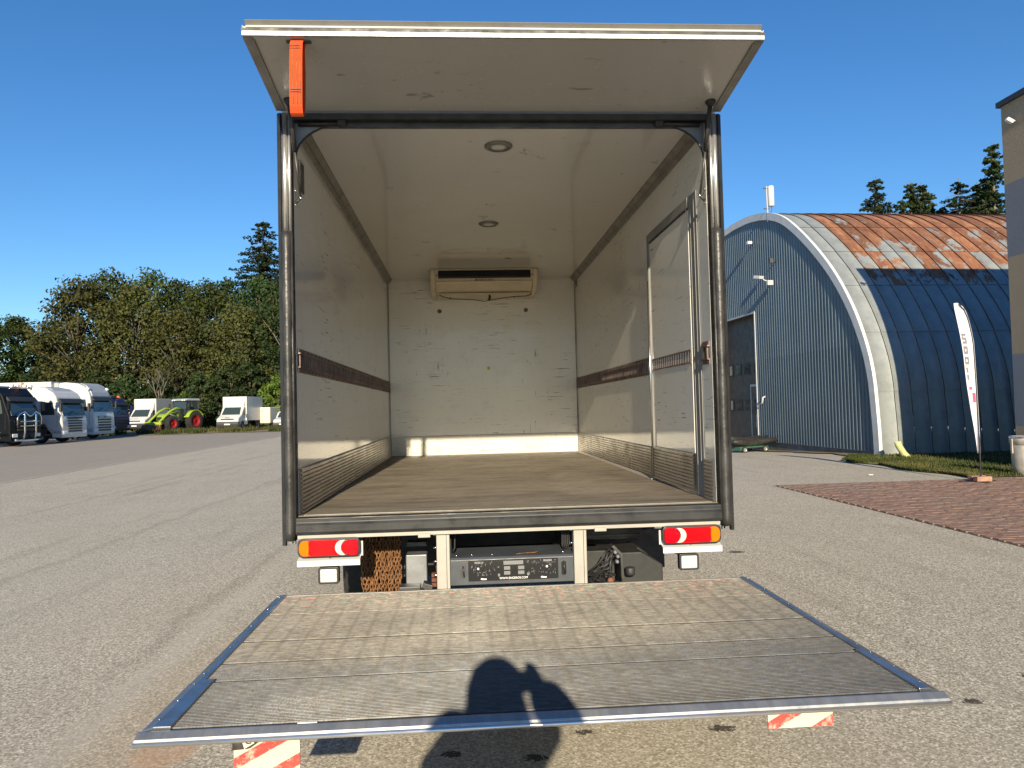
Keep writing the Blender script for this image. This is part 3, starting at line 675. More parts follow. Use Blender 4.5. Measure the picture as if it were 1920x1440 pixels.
MB().prism([(-.60, hz(-.6)+.051), (.0, hz(0)+.051), (.0, hz(0)+.066), (-.60, hz(-.6)+.066)], 'x', -1.3, 1.3).build('outer_skin', M['white_paint'], HT)
# pull strap
def ribbon(path, xc, w, th, name, mat, par):
    b = MB(); n = len(path); P = [Vector((0, y, z)) for y, z in path]; vs = []
    for i in range(n):
        t = (P[min(i+1, n-1)]-P[max(i-1, 0)]).normalized(); nn = Vector((0, -t.z, t.y)); c = xc(i/(n-1))
        for d in (-th/2, th/2):
            for x in (-w/2, w/2): vs.append((c+x, P[i].y+nn.y*d, P[i].z+nn.z*d))
    fs = []
    for i in range(n-1):
        a, c = i*4, i*4+4; fs += [(a, a+1, c+1, c), (a+2, c+2, c+3, a+3), (a, c, c+2, a+2), (a+1, a+3, c+3, c+1)]
    fs += [(0, 2, 3, 1), (4*n-4, 4*n-3, 4*n-1, 4*n-2)]
    return b.add(vs, fs, False).build(name, mat, par)
path = [(-.655, zl-.008), (-.674, zl-.012), (-.682, zl-.03), (-.684, zl-.1), (-.682, zl-.2), (-.680, zl-.3), (-.676, zl-.345), (-.664, zl-.372), (-.648, zl-.380), (-.632, zl-.368), (-.622, zl-.34), (-.618, zl-.25), (-.62, zl-.15), (-.632, zl-.05), (-.64, zl-.012)]
ribbon(path, lambda t: -1.046-.012*math.sin(min(t, 1-t)*math.pi), .062, .004, 'pull_strap', M['strap'], HT)['label'] = 'hanging loop of orange webbing'
for z in (zl-.045, zl-.262):
    for dz in (0, .012): MB().box((-1.083, -.6885, z-dz), (-1.03, -.6866, z-dz+.003)).build('stitching', M['etrack_in'], HT)
for x in (-1.072, -1.052, -1.036): MB().box((x, -.6872, zl-.33), (x+.0028, -.6862, zl-.03)).build('woven_line', M['rust_chain'], HT)
MB().box((-1.105, -.665, zl-.016), (-.985, -.645, zl-.009)).build('strap_plate', M['steel_dark'], HT)

# ---- sill and underside
MB().prism([(-.028, .925), (-.046, .93), (-.05, .945), (-.05, .982), (-.042, .995), (-.04, 1.0), (-.04, 1.021), (-.03, 1.0275), (.02, 1.0275), (.02, .925)], 'x', -1.232, 1.234).build('rear_sill', M['sill_black'], T, .002, label='black rubbed rear sill')
MB().box((-1.225, -.036, .905), (1.225, .04, .9245)).build('sill_flange', M['beige_paint'], T)
MB().box((-1.2, .0205, 1.0285), (1.2, .06, 1.0335)).build('threshold_strip', M['alu_trim'], T)
for x in (-.51, .51): MB().cbox((x, -.04, .902), (.07, .02, .022)).build('hook_plate', M['beige_paint'], T, .003)
MB().box((-1.2, .06, .90), (1.2, DP, .948)).build('subfloor', M['steel_dark'], T)
for s in (-1, 1): MB().box((min(s*.36, s*.43), .06, .62), (max(s*.36, s*.43), 7.2, .86)).build('chassis_rail', M['tank_black'], T)
for y in (.9, 2.6, 4.4): MB().box((-.359, y, .66), (.359, y+.08, .82)).build('cross_member', M['tank_black'], T)
for x0, x1 in ((-.443, -.367), (.356, .432)):
    p = MB().box((x0, -.012, .585), (x1, .058, .904)).build('lift_post', M['beige_paint'], T, .004, label='beige upright carrying the tail lift')
    MB().box((x1-.02, -.0145, .586), (x1-.017, -.0118, .9)).build('seam', M['steel_dark'], p)
    q = MB()
    for z in (.66, .74, .82, .895):
        q.lathe([(.008, -.010), (.008, .012)], (x0-.008, .02, z), 'x', 6)
    q.build('bolt', M['chrome'], p)
# lift control box with panel
cb = MB().prism([(0., .60), (0., .745), (.012, .757), (.24, .772), (.24, .60)], 'x', -.366, .355).build('control_box', M['slate'], T, .003, label='slate grey lift control housing')
px0, px1, pz0, pz1 = -.262, .262, .622, .741
MB().prism(rrect(px0, pz0, px1, pz1, .006), 'y', -.004, -.0002).build('panel', M['panel_black'], cb)
pr = MB(); rr = random.Random(8)
def pbox(x, z, w, h_): pr.box((x-w/2, -.0052, z-h_/2), (x+w/2, -.0042, z+h_/2))
for cx in (-.16, .16):
    for i in range(44):
        x = cx+rr.uniform(-.085, .085); z = rr.uniform(.652, .735); 
        if rr.random() < .5: pbox(x, z, rr.choice((.004, .006, .012, .016)), .0022)
        else: pbox(x, z, .0022, rr.choice((.004, .008, .012)))
for x, z, w, h_ in ((0, .722, .115, .022), (-.037, .692, .036, .020), (.045, .692, .036, .020), (-.037, .664, .036, .020), (.045, .664, .036, .020), (-.2, .728, .05, .012), (.2, .728, .05, .012)): pbox(x, z, w, h_)
for x in (-.085, .085): pr.box((x-.006, -.0052, .645), (x+.006, -.0042, .661))
tag(pr.build('printed_diagram', M['print_grey'], cb), kind='stuff')
kx = MB()
for x, z in ((-.205, .694), (.195, .694)): kx.lathe([(0, -.016), (.006, -.015), (.007, -.004)], (x, 0, z), 'y', 12)
kx.build('button', M['print_white'], cb)
text('lettering', 'WWW.ENGEROS.COM', M['print_white'], cb, (.0, -.0046, .6335), (rad(90), 0, 0), .0175, sx=.92)
for x in (-.175, .175):
    MB().prism([(x-.017, .6335), (x-.012, .6375), (x-.004, .6375), (x+.0, .635), (x+.017, .635), (x+.017, .6285), (x-.010, .6285), (x-.014, .631)], 'y', -.0052, -.0042).build('hand_symbol', M['print_white'], cb)
for x, c_ in ((-.293, M['steel_dark']), (.295, M['panel_black'])):
    MB().prism(rrect(x-.014, .640, x+.014, .722, .013), 'y', -.006, -.0002).build('handle_recess', c_, cb)
    MB().tube([(x, -.008, .713), (x+.006, -.010, .65)], .005, 6).build('pull', M['black_plastic'], cb)
q = MB()
for x in (-.33, -.24, -.12, .03, .3): q.lathe([(.009, 0), (.008, .007), (0, .008)], (x, .06, .759), 'z', 8)
q.build('bolt', M['chrome'], cb)
MB().tube([(.02, .05, .762), (.06, .045, .764), (.1, .06, .763), (.13, .05, .765), (.17, .09, .766)], .0022, 5).build('wire', M['rust_chain'], cb)
for i in range(5): MB().tube([(.3+.012*i, .1, .92), (.305+.010*i, .11, .86), (.302+.012*i, .1+.01*i, .80), (.31+.012*i, .11, .765)], .005, 5).build('hose', M['rubber'], T)
MB().tube([(-.345, .1, .92), (-.338, .12, .86), (-.34, .1, .8), (-.35, .11, .768)], .006, 5).build('hose', M['rubber'], T)
# black guard plates below the body
gp = MB(); gp.prism([(.43, .90), (.86, .90), (.88, .86), (.885, .79), (.86, .735), (.43, .745)], 'y', .5, 1.2); gp.build('guard_box', M['black_plastic'], T, .006)
MB().box((.435, .492, .765), (.872, .4995, .775)).build('guard_rail', M['slate'], T)
MB().prism([(.44, .72), (.69, .72), (.80, .73), (.86, .69), (.86, .40), (.44, .40)], 'y', .26, .48).build('battery_box', M['tank_black'], T, .006)
MB().prism([(.655, .735), (.78, .735), (.91, .655), (.91, .44), (.655, .44)], 'y', .10, .255).build('hydraulic_tank', M['tank_black'], T, .008)
MB().lathe([(.028, 0), (.03, .012), (.03, .04), (.026, .045)], (.70, .06, .61), 'z', 14).build('tank_cap', M['rubber'], T)
MB().prism([(.585, .79), (.60, .795), (.648, .745), (.654, .60), (.640, .60), (.636, .735)], 'y', .02, .09).build('hose_plate', M['steel_dark'], T)
rr = random.Random(21)
for i in range(13):
    x0, z0 = .60+rr.uniform(-.03, .03), .745+rr.uniform(-.06, .03); x1, z1 = .45+rr.uniform(-.02, .1), .595+rr.uniform(-.03, .035)
    yb = .0+rr.uniform(-.01, .06)
    MB().tube([(x0, yb+.03, z0), (x0-.025, yb-.005, z0+.006), (x0*.75+x1*.25-.02, yb-.012, z0*.75+z1*.25), (x0*.45+x1*.55, yb, z0*.5+z1*.5+rr.uniform(-.02, .02)), (x1, yb+.02, z1+.01), (x1+.07, yb+.03, z1-.012)], rr.uniform(.005, .009), 6).build('hose', M['rubber'], T)
for x, z in ((.60, .76), (.615, .735), (.61, .705)): MB().lathe([(.006, -.04), (.012, -.035), (.012, 0), (.008, .004)], (x, .02, z), 'y', 8).build('hose_fitting', M['gusset'], T)
MB().lathe([(.0, -.02), (.018, -.012), (.02, 0)], (.565, -.02, .6), 'y', 10).build('pivot_pin', M['rusty'], T)
MB().cbox((-.58, .35, .60), (.13, .12, .26)).build('pump_box', M['gusset'], T, .006)
MB().box((-.64, .33, .775), (-.52, .42, .80)).build('guard_rail', M['steel_dark'], T)
MB().box((-.88, .95, .45), (-.46, 1.0, .9)).build('mud_flap', M['rubber'], T)
MB().box((.46, .95, .45), (1.15, 1.0, .72)).build('mud_flap', M['rubber'], T)
q = MB(); q.cbox((-.60, .05, .592), (.12, .1, .02)); q.cbox((-.50, .05, .597), (.06, .08, .03), (0, .3, 0)); q.build('hinge_bracket', M['steel_dark'], T, .003)
for z in (.60, .628, .655): MB().cbox((-.462, .06, z), (.03, .05, .022)).build('bearing_block', M['rusty'], T, .004)
# arms of the lift and axle with wheels
for s in (-1, 1):
    MB().prism([(-.34, .635), (-.30, .65), (.35, .50), (.35, .42), (.25, .43), (-.34, .60)], 'x', min(s*.395, s*.46)+.02*0, max(s*.395, s*.46)).build('lift_arm', M['tank_black'], T, .006)
MB().tube([(-1.0, 1.75, .44), (1.0, 1.75, .44)], .07, 10).build('axle', M['tank_black'], T)
def wheel(name, par, x, y, z, R_, w, rimc, axis='x', lug=0):
    h2 = w/2
    t = MB().lathe([(R_*.62, -h2*.8), (R_*.9, -h2), (R_*.985, -h2*.78), (R_, -h2*.5), (R_, h2*.5), (R_*.985, h2*.78), (R_*.9, h2), (R_*.62, h2*.8)], (0, 0, 0), axis, 28, caps=False)
    o = t.build(name, M['tyre'], par); o.location = (x, y, z)
    r_ = MB().lathe([(0, -h2*.35), (R_*.2, -h2*.4), (R_*.3, -h2*.2), (R_*.5, -h2*.25), (R_*.58, -h2*.7), (R_*.63, -h2*.78), (R_*.63, h2*.78), (R_*.58, h2*.7), (R_*.5, h2*.25), (R_*.3, h2*.2), (R_*.2, h2*.4), (0, h2*.35)], (0, 0, 0), axis, 24)
    r_.build('rim', rimc, o); return o
for s in (-1, 1):
    for x in (.78, 1.08): wheel('wheel', T, s*x, 1.75, .44, .44, .25, M['rim'])
    wheel('wheel', T, s*1.05, 6.4, .44, .44, .27, M['rim'])
# ---- tail lamps
def tail_lamp(s):
    X = lambda d: s*d; e0, e1 = .872, 1.222
    r = empty('tail_lamp', (0, 0, 0)); r.parent = T; r['label'] = 'tail lamp with amber, red and white lenses'
    b = MB().prism(rrect(min(X(e0), X(e1)), .802, max(X(e0), X(e1)), .908, .03), 'y', -.055, -.015).build('lamp_housing', M['black_plastic'], r, .004)
    def part(nm, pts, m, y=-.066): MB().prism([(X(x), z) for x, z in pts], 'y', y, -.0552).build(nm, m, r, .003)
    za, zb = .811, .899
    amb = [(1.160, za), (1.185, za)]+[(1.185+.028*math.sin(a), (za+zb)/2-(zb-za)/2*math.cos(a)) for a in [math.pi*i/10 for i in range(1, 10)]]+[(1.185, zb), (1.160, zb), (1.157, (za+zb)/2)]
    part('amber_lens', amb, M['lens_amber'])
    zc = (za+zb)/2; R1 = .043; cx = .968
    arc_out = [(cx+R1*math.cos(a), zc+R1*math.sin(a)) for a in [rad(-110+220*i/18) for i in range(19)]]
    arc_in = [(cx-.036+.046*math.cos(a), zc+.046*math.sin(a)) for a in [rad(60-120*i/12) for i in range(13)]]
    arc_in = [p for p in arc_in if abs(p[1]-zc) < R1*.93]
    part('white_lens', arc_out+arc_in, M['lens_white'], -.067)
    part('red_lens', [(1.1585, za), (1.1555, zc), (1.1585, zb), (.985, zb)]+[(cx+(R1+.002)*math.cos(a), zc+(R1+.002)*math.sin(a)) for a in [rad(75-150*i/14) for i in range(15)]]+[(.985, za)], M['lens_red'])
    part('red_lens', [(.955, zb-.001)]+[(cx-.0385+.046*math.cos(a), zc+.046*math.sin(a)) for a in [rad(58-116*i/12) for i in range(13)]]+[(.955, za+.001), (.893, za), (.882, za+.01), (.881, zb-.01), (.893, zb)], M['lens_red2'])
    q = MB()
    for x, z in ((1.155, za+.005), (1.155, zb-.005), (.948, za+.004), (.948, zb-.004)): q.lathe([(.0035, 0), (.003, -.004), (0, -.004)], (X(x), -.0662, z), 'y', 8)
    q.build('screw', M['chrome'], r)
    MB().box((min(X(.862), X(1.20)), -.014, .797), (max(X(.862), X(1.20)), -.010, .88)).build('back_plate', M['white_paint'], r)
    br = MB(); br.prism([(-.055, .752), (-.055, .782), (-.0525, .7845), (-.012, .797), (-.010, .793), (-.05, .780), (-.052, .752)], 'x', min(X(.874), X(1.226)), max(X(.874), X(1.226))); br.build('lamp_bracket', M['white_paint'], r)
    MB().lathe([(.006, -.004), (.004, -.02), (0, -.021)], (X(1.045), -.03, .797), 'y', 8).build('bolt', M['chrome'], r)
    return r
tail_lamp(-1); tail_lamp(1)
def work_lamp(x):
    r = empty('work_lamp', (0, 0, 0)); r.parent = T; r['label'] = 'small square white work lamp'
    MB().prism(rrect(x-.058, .652, x+.058, .746, .012), 'y', -.062, -.02).build('lamp_housing', M['black_plastic'], r, .003)
    q = MB()
    for i in range(4):
        for j in range(4):
            cx, cz = x-.0338+.0225*i, .6717+.0182*j
            q.add([(cx-.0105, -.0632, cz-.0084), (cx+.0105, -.0632, cz-.0084), (cx+.0105, -.0632, cz+.0084), (cx-.0105, -.0632, cz+.0084), (cx, -.066, cz)], [(0, 1, 4), (1, 2, 4), (2, 3, 4), (3, 0, 4)])
    MB().prism(rrect(x-.046, .663, x+.046, .735, .008), 'y', -.0629, -.0622).build('lens', M['led_white'], r)
    q.build('led_cell', M['led_white'], r)
    MB().cbox((x+(-.045 if x > 0 else .03), .0, .755), (.05, .04, .05), (0, .5, 0)).build('lamp_arm', M['black_plastic'], r)
work_lamp(-1.05); work_lamp(1.024)

# ---- tail lift platform
PZ = .662
P = empty('lift_platform', (0, 0, 0)); P.parent = T; P['label'] = 'ribbed aluminium tail lift platform, lowered'
seams = [-.345, -.703, -1.112, -1.375, -1.565, -1.966]
XL, XR = -1.232, 1.236
for i in range(5):
    ya, yb = seams[i]-.002, seams[i+1]+.002; prof = [(ya, PZ-.028), (ya, PZ-.005)]; pitch = .0118; n = int((ya-yb-.008)/pitch); y = ya-.004
    for j in range(n):
        prof += [(y, PZ-.005), (y-.0022, PZ), (y-.0062, PZ), (y-.0084, PZ-.005)]; y -= pitch
    prof += [(yb, PZ-.005), (yb, PZ-.028)]
    MB().sheet(prof, 'x', XL, XR).build('plank', M['platform'], P)
MB().prism([(-.34, PZ-.035), (-1.95, PZ-.035), (-1.9, PZ-.05), (-.34, PZ-.085)], 'x', -1.22, 1.22).build('core', M['alu_trim'], P)
MB().prism([(-.322, PZ-.085), (-.322, PZ-.004), (-.326, PZ+.001), (-.343, PZ+.001), (-.343, PZ-.084)], 'x', -1.268, 1.268).build('hinge_edge', M['alu_trim'], P, .002)
MB().prism([(-1.967, PZ-.028), (-1.967, PZ+.0005), (-1.975, PZ+.0005), (-1.998, PZ-.012), (-2.004, PZ-.022), (-2.004, PZ-.03)], 'x', -1.276, 1.277).build('nose_edge', M['nose_alu'], P, .001)
MB().tube([(-1.277, -2.003, PZ-.026), (1.278, -2.003, PZ-.026)], .0075, 8).build('nose_lip', M['steel_polished'], P)
for s in (-1, 1):
    def strip(nm, w0, w1, y0, y1, lift, m):
        MB().prism([(s*(1.235-w0), PZ+lift), (s*1.235, PZ+lift+.001), (s*(1.235+w1), PZ+lift-.012), (s*(1.235+w1), PZ-.04), (s*1.23, PZ-.04), (s*(1.235-w0), PZ-.003)], 'y', y1, y0).build(nm, m, P, .0015, label='bluish aluminium side trim')
    strip('side_trim', .018, .036, -.338, -1.552, .006, M['trim_blue'])
    strip('side_trim', .052 if s < 0 else .032, .037, -1.556, -1.957, .0075, M['trim_blue'])
    q = MB()
    for y in (-.4, -.62, -.9, -1.2, -1.5, -1.6, -1.75, -1.9): q.lathe([(.005, 0), (.004, .003), (0, .0035)], (s*1.24, y, PZ+.0075), 'z', 8)
    q.build('rivet', M['chrome'], P)
MB().box((-.8, -1.9645, PZ-.002), (-.74, -1.9595, PZ+.0012)).build('scribed_mark', M['print_white'], P)
# hanging warning flaps
for xa, xb, z1, yy in ((-1.075, -.853, .365, -1.72), (.795, 1.035, .452, -1.72)):
    n = 6; b = MB(); pts = []
    for i in range(n+1):
        t = i/n; z = PZ-.05+(z1-PZ+.05)*t; y = yy+.02*math.sin(t*2.2); pts.append((y, z))
    pts2 = [(y+.006, z) for y, z in reversed(pts)]
    o = b.prism(pts+pts2, 'x', xa, xb).build('warning_flap', M['flag_stripe'], P, label='hanging rubber flap with red and cream stripes')
    if xa < 0:
        MB().prism([(xa+.002, .555), (xa+.155, .555), (xa+.055, .487), (xa+.002, .484)], 'y', yy+.006, yy+.008).build('worn_patch', M['rubber_worn'], o).location = (0, -.0085, 0)
        text('lettering', 'C', M['panel_black'], o, (xa+.055, yy-.005, .515), (rad(90), 0, rad(0)), .035)
        MB().prism([(xa+.03, .53), (xa+.075, .53), (xa+.075, .505), (xa+.042, .488)], 'y', yy-.0038, yy-.003).build('label_patch', M['veh_cream'], o)
        MB().prism([(xa+.10, .53), (xa+.12, .53), (xa+.10, .515)], 'y', yy-.0042, yy-.003).build('label_patch', M['lens_red'], o)
    MB().box((xa, yy-.012, PZ-.06), (xb, yy+.02, PZ-.046)).build('clamp_bar', M['steel_dark'], o)

# ---- rusty chains hanging below the body on the left
ch = empty('tyre_chain', (-.79, .42, .46), 0, 'bundle of rusty tyre chains hanging under the left rear of the truck', 'chain')
lk = MB(); ring = [(.0095*math.cos(a)*1., 0, .0185*math.sin(a)) for a in [2*math.pi*i/10 for i in range(10)]]
lk.tube(ring, .0042, 5, closed=True); lmesh = lk.mesh('link')
rr = random.Random(5)
for i in range(11):
    for lay in range(2):
        st = MB(); x = -.135+.023*i+rr.uniform(-.004, .004)+.1; zt = .44; nl = 17
        x -= .1
        for j in range(nl):
            z = zt-j*.0275; rot = (j % 2)*math.pi/2+rr.uniform(-.5, .5)
            m = Matrix.Translation((x+rr.uniform(-.004, .004), lay*.028+rr.uniform(-.006, .006), z)) @ Euler((rr.uniform(-.25, .25), rr.uniform(-.3, .3), rot)).to_matrix().to_4x4()
            st.add([m @ v.co for v in lmesh.vertices], [tuple(p.vertices) for p in lmesh.polygons], True)
        st.build('chain_strand', M['rust_chain'], ch)
MB().tube([(-.15, .015, .455), (.13, .015, .455)], .012, 8).build('hanger_bar', M['rusty'], ch)
bpy.data.meshes.remove(lmesh)
# ------------------------------------------------------------------ arched hangar (local x into the building, y along the gable)
H = empty('hangar', (11.6, 16.1, 0), math.atan(.04), 'arched metal hangar with blue corrugated gable and rusty roof', 'hangar')
PR = [(0, 0), (.02, .8), (.11, 1.74), (.155, 2.21), (.34, 2.97), (.77, 3.92), (1.31, 4.78), (2.07, 5.72), (2.99, 6.59), (4.0, 7.42), (5.22, 8.27), (6.48, 8.73), (8.0, 9.0), (9.6, 9.06)]
# smooth the measured outline by arc length
def resample(pts, n):
    P_ = [Vector(p) for p in pts]
    for _ in range(3):
        Q = [P_[0]]
        for a, b in zip(P_[:-1], P_[1:]): Q += [a*.75+b*.25, a*.25+b*.75]
        Q.append(P_[-1]); P_ = Q
    L = [0]
    for a, b in zip(P_[:-1], P_[1:]): L.append(L[-1]+(b-a).length)
    out = []; j = 0
    for i in range(n+1):
        t = L[-1]*i/n
        while j < len(L)-2 and L[j+1] < t: j += 1
        k_ = (t-L[j])/max(1e-9, L[j+1]-L[j]); out.append(P_[j].lerp(P_[j+1], k_))
    return out
ARC = resample(PR, 56)
full = ARC + [Vector((19.2-p.x, p.y)) for p in reversed(ARC[:-1])]
def arch_z(y):
    y = y if y <= 9.6 else 19.2-y
    for a, b in zip(ARC[:-1], ARC[1:]):
        if a.x <= y <= b.x and b.x > a.x: return a.y+(b.y-a.y)*(y-a.x)/(b.x-a.x)
    return ARC[-1].y
# corrugated gable: one part per sheet bay, trapezoid ribs
DY0, DY1, DZ1 = 7.92, 11.9, 5.14
def gable_sheet(y0, y1, zlo, zhi, mat):
    b = MB(); pit = .19; y = y0
    while y < y1-1e-6:
        e = min(y+pit, y1); prof = [(y, 0), (y+.055, 0), (y+.075, -.035), (y+.135, -.035), (y+.155, 0), (y+pit, 0)]
        prof = [(min(q, e), d) for q, d in prof]
        for (a, da), (c, dc) in zip(prof[:-1], prof[1:]):
            if c-a < 1e-6: continue
            ta, tc = min(zhi, arch_z(a)-.02), min(zhi, arch_z(c)-.02); 
            if ta <= zlo+.01 and tc <= zlo+.01: continue
            ta, tc = max(ta, zlo), max(tc, zlo)
            b.add([(da, a, zlo), (dc, c, zlo), (dc, c, tc), (da, a, ta)], [(0, 1, 2, 3)])
        y += pit
    if b.f: b.build('gable_sheet', mat, H)
yb = [0.05]
while yb[-1] < 19.1: yb.append(min(yb[-1]+1.14, 19.15))
for i in range(len(yb)-1):
    a, b_ = yb[i], yb[i+1]
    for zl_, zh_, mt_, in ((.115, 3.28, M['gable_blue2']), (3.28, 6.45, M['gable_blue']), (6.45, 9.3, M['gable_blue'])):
        if b_ <= DY0 or a >= DY1 or zl_ > DZ1: gable_sheet(a, b_, zl_, zh_, mt_)
        else:
            if a < DY0: gable_sheet(a, min(b_, DY0), zl_, zh_, mt_)
            if b_ > DY1: gable_sheet(max(a, DY1), b_, zl_, zh_, mt_)
            lo, hi = max(a, DY0), min(b_, DY1)
            if zh_ > DZ1 and hi > lo+.01: gable_sheet(lo, hi, max(zl_, DZ1), zh_, mt_)
for z in (3.28, 6.45):
    m_ = 9.6-min(abs(9.6-p.x) for p in ARC if abs(p.y-z) < .3)*0
MB().box((-.02, .0, -.4), (.25, DY0, .105)).build('plinth', M['plinth'], H)
MB().box((-.02, DY1, -.4), (.25, 19.2, .105)).build('plinth', M['plinth'], H)
MB().box((-.06, .0, .106), (.0, DY0, .118)).build('drip_edge', M['gable_blue'], H)
# white arch trim: face band and return
tr = MB(); n = len(full)
def off(i, d):
    a = full[max(i-1, 0)]; b_ = full[min(i+1, n-1)]; t = (b_-a).normalized(); nn = Vector((-t.y, t.x)); return full[i]+nn*d
vs = []
for i in range(n):
    o1, i1 = off(i, .07), off(i, -.2)
    vs += [(-.075, o1.x, max(o1.y, -.02)), (-.075, i1.x, max(i1.y, -.02)), (.02, o1.x, max(o1.y, -.02)), (.0, i1.x, max(i1.y, -.02))]
fs = []
for i in range(n-1):
    a, c = 4*i, 4*i+4; fs += [(a, a+1, c+1, c), (a, c, c+2, a+2), (a+1, a+3, c+3, c+1)]
tr.add(vs, fs).build('arch_trim', M['trim_white'], H, label='white sheet trim around the arch')
# roof sheets on the near half, standing seams
SW, NR, NC = .52, 8, 32; seg = 56//NR
rs = random.Random(12)
for r_ in range(NR):
    for jit in range(1):
        pts = ARC[r_*seg:(r_+1)*seg+1]
        b = MB(); cols = [(0, .034), (.006, .034), (.014, 0), (SW-.002, -.002)]
        for k_, p in enumerate(pts):
            i = r_*seg+k_; a = ARC[max(i-1, 0)]; c = ARC[min(i+1, 56)]; t = (c-a).normalized(); nn = Vector((-t.y, t.x)); lap = .012*(1-k_/seg)
            for x, d in cols: b.v.append((x, p.x+nn.x*(d+.02+lap), p.y+nn.y*(d+.02+lap)))
        m = len(cols)
        for k_ in range(seg):
            for c_ in range(m-1): b.f.append((k_*m+c_, k_*m+c_+1, (k_+1)*m+c_+1, (k_+1)*m+c_)); b.sm.append(c_ == m-2)
        me = b.mesh('roof_sheet')
    for c_ in range(NC):
        mat = M['roof_galv'] if (c_ < 2 and r_ < 7) or r_ < 3 else M['roof_rust']
        o = bpy.data.objects.new('roof_sheet', me); COL.objects.link(o); o.parent = H; o.location = (.022+c_*SW, 0, 0)
        if not me.materials: me.materials.append(mat)
        o.material_slots[0].link = 'OBJECT'; o.material_slots[0].material = mat
bk = MB(); arcb = full[56:]
bk.sheet([(p.x, p.y+.01) for p in arcb], 'x', .02, .022+NC*SW, True); bk.build('roof_back', M['roof_rust'], H)
MB().prism([(p.x, p.y-.05) for p in full], 'x', NC*SW-.1, NC*SW-.02).build('rear_gable', M['gable_blue'], H)
MB().box((.03, -.05, -.05), (NC*SW, .02, .03)).build('base_rail', M['alu_trim'], H)
# sectional door, recessed
D_ = MB().box((.30, DY0-.05, -.3), (.36, DY1+.05, DZ1+.1)).build('sectional_door', M['door_brown'], H, label='dark brown sectional door with small windows')
for z in (.55, 1.3, 2.05, 2.8, 3.55, 4.3): MB().box((.297, DY0, z), (.2995, DY1, z+.012)).build('panel_joint', M['frame_black'], D_)
w = MB()
for y in (DY0, DY1):
    s_ = -1 if y == DY0 else 1
    w.box((0.0, min(y, y+s_*.03), -.3), (.30, max(y, y+s_*.03), DZ1+.05))
w.box((0.0, DY0, DZ1), (.30, DY1, DZ1+.05)); w.build('door_reveal', M['door_brown'], H)
tq = MB(); tq.box((-.06, DY0-.07, .1), (-.001, DY0, DZ1+.07)); tq.box((-.06, DY0, DZ1), (-.001, DY1, DZ1+.07)); tq.box((-.06, DY1, .1), (-.001, DY1+.07, DZ1+.07)); tq.build('door_trim', M['frame_grey'], H)
for zc in (3.02, 1.52):
    for yc in (8.55, 9.5, 10.35, 11.2):
        if zc < 2 and yc == 8.55: continue
        fr = MB().box((.285, yc-.3, zc-.26), (.2985, yc+.3, zc+.26)).build('window', M['frame_black'], D_, .01)
        MB().box((.281, yc-.24, zc-.2), (.2845, yc+.24, zc+.2)).build('pane', M['pane'], fr)
wd = MB().box((.27, 8.06, -.28), (.2965, 9.12, 2.3)).build('wicket_door', M['door_brown'], D_)
q = MB(); q.box((.262, 8.0, -.28), (.2675, 8.08, 2.36)); q.box((.262, 9.10, -.28), (.2675, 9.18, 2.36)); q.box((.262, 8.08, 2.27), (.2675, 9.10, 2.36)); q.build('door_frame', M['frame_grey'], wd)
fr = MB().box((.262, 8.28, 1.25), (.2685, 8.86, 1.78)).build('window', M['frame_black'], wd); MB().box((.258, 8.33, 1.3), (.2615, 8.81, 1.73)).build('pane', M['pane'], fr)
q = MB(); q.box((.262, 8.48, .62), (.2665, 8.72, .86)); q.box((.262, 8.48, .9), (.2665, 8.72, 1.12)); q.build('notice', M['frame_grey'], wd)
q = MB(); q.lathe([(.06, 0), (.05, .002), (0, .002)], (.2595, 8.6, 1.01), 'x', 10); q.lathe([(.06, 0), (.05, .002), (0, .002)], (.2595, 8.6, .74), 'x', 10); q.build('notice_symbol', M['frame_black'], wd)
MB().tube([(.25, 9.06, .95), (.22, 9.06, .95), (.22, 8.95, .95)], .015, 6).build('handle', M['chrome'], wd)
# lamps and camera on the gable (bolted on)
def fixture(name, y, z, lab, fn):
    r = empty(name, (0, y, z)); r.parent = H; r['label'] = lab; fn(r); return r
def f1(r): MB().box((-.30, -.09, -.07), (-.12, .09, .05)).build('lamp_head', M['trim_white'], r, .02); MB().tube([(-.12, 0, 0), (0, 0, 0)], .02, 6).build('arm', M['steel_dark'], r)
def f2(r): MB().tube([(0, 0, 0), (-.22, 0, -.02)], .02, 6).build('arm', M['steel_dark'], r); MB().box((-.30, -.05, -.12), (-.18, .05, .06)).build('sensor_head', M['steel_dark'], r, .01)
def f3(r):
    MB().tube([(0, 0, -.1), (-.35, 0, -.05), (-.5, .0, .05)], .025, 6).build('arm', M['frame_grey'], r); MB().cbox((-.55, .08, .08), (.22, .34, .12), (.2, 0, .3)).build('lamp_head', M['frame_grey'], r, .02)
    MB().box((-.3, -.13, -.24), (-.08, .0, -.06)).build('ballast_box', M['frame_grey'], r, .01)
def f4(r): MB().tube([(0, -.2, .25), (-.12, -.2, .2), (-.16, -.2, .0), (-.1, .0, -.04), (-.14, .18, .0)], .035, 8).build('hook', M['frame_grey'], r)
fixture('gable_lamp', 7.75, 7.92, 'small white lamp on the gable', f1); fixture('gable_sensor', 5.85, 6.85, 'small dark sensor on the gable', f2); fixture('floodlight', 6.2, 6.2, 'grey floodlight on a bracket', f3); fixture('cable_hook', 7.4, 1.6, 'white hook beside the door', f4)
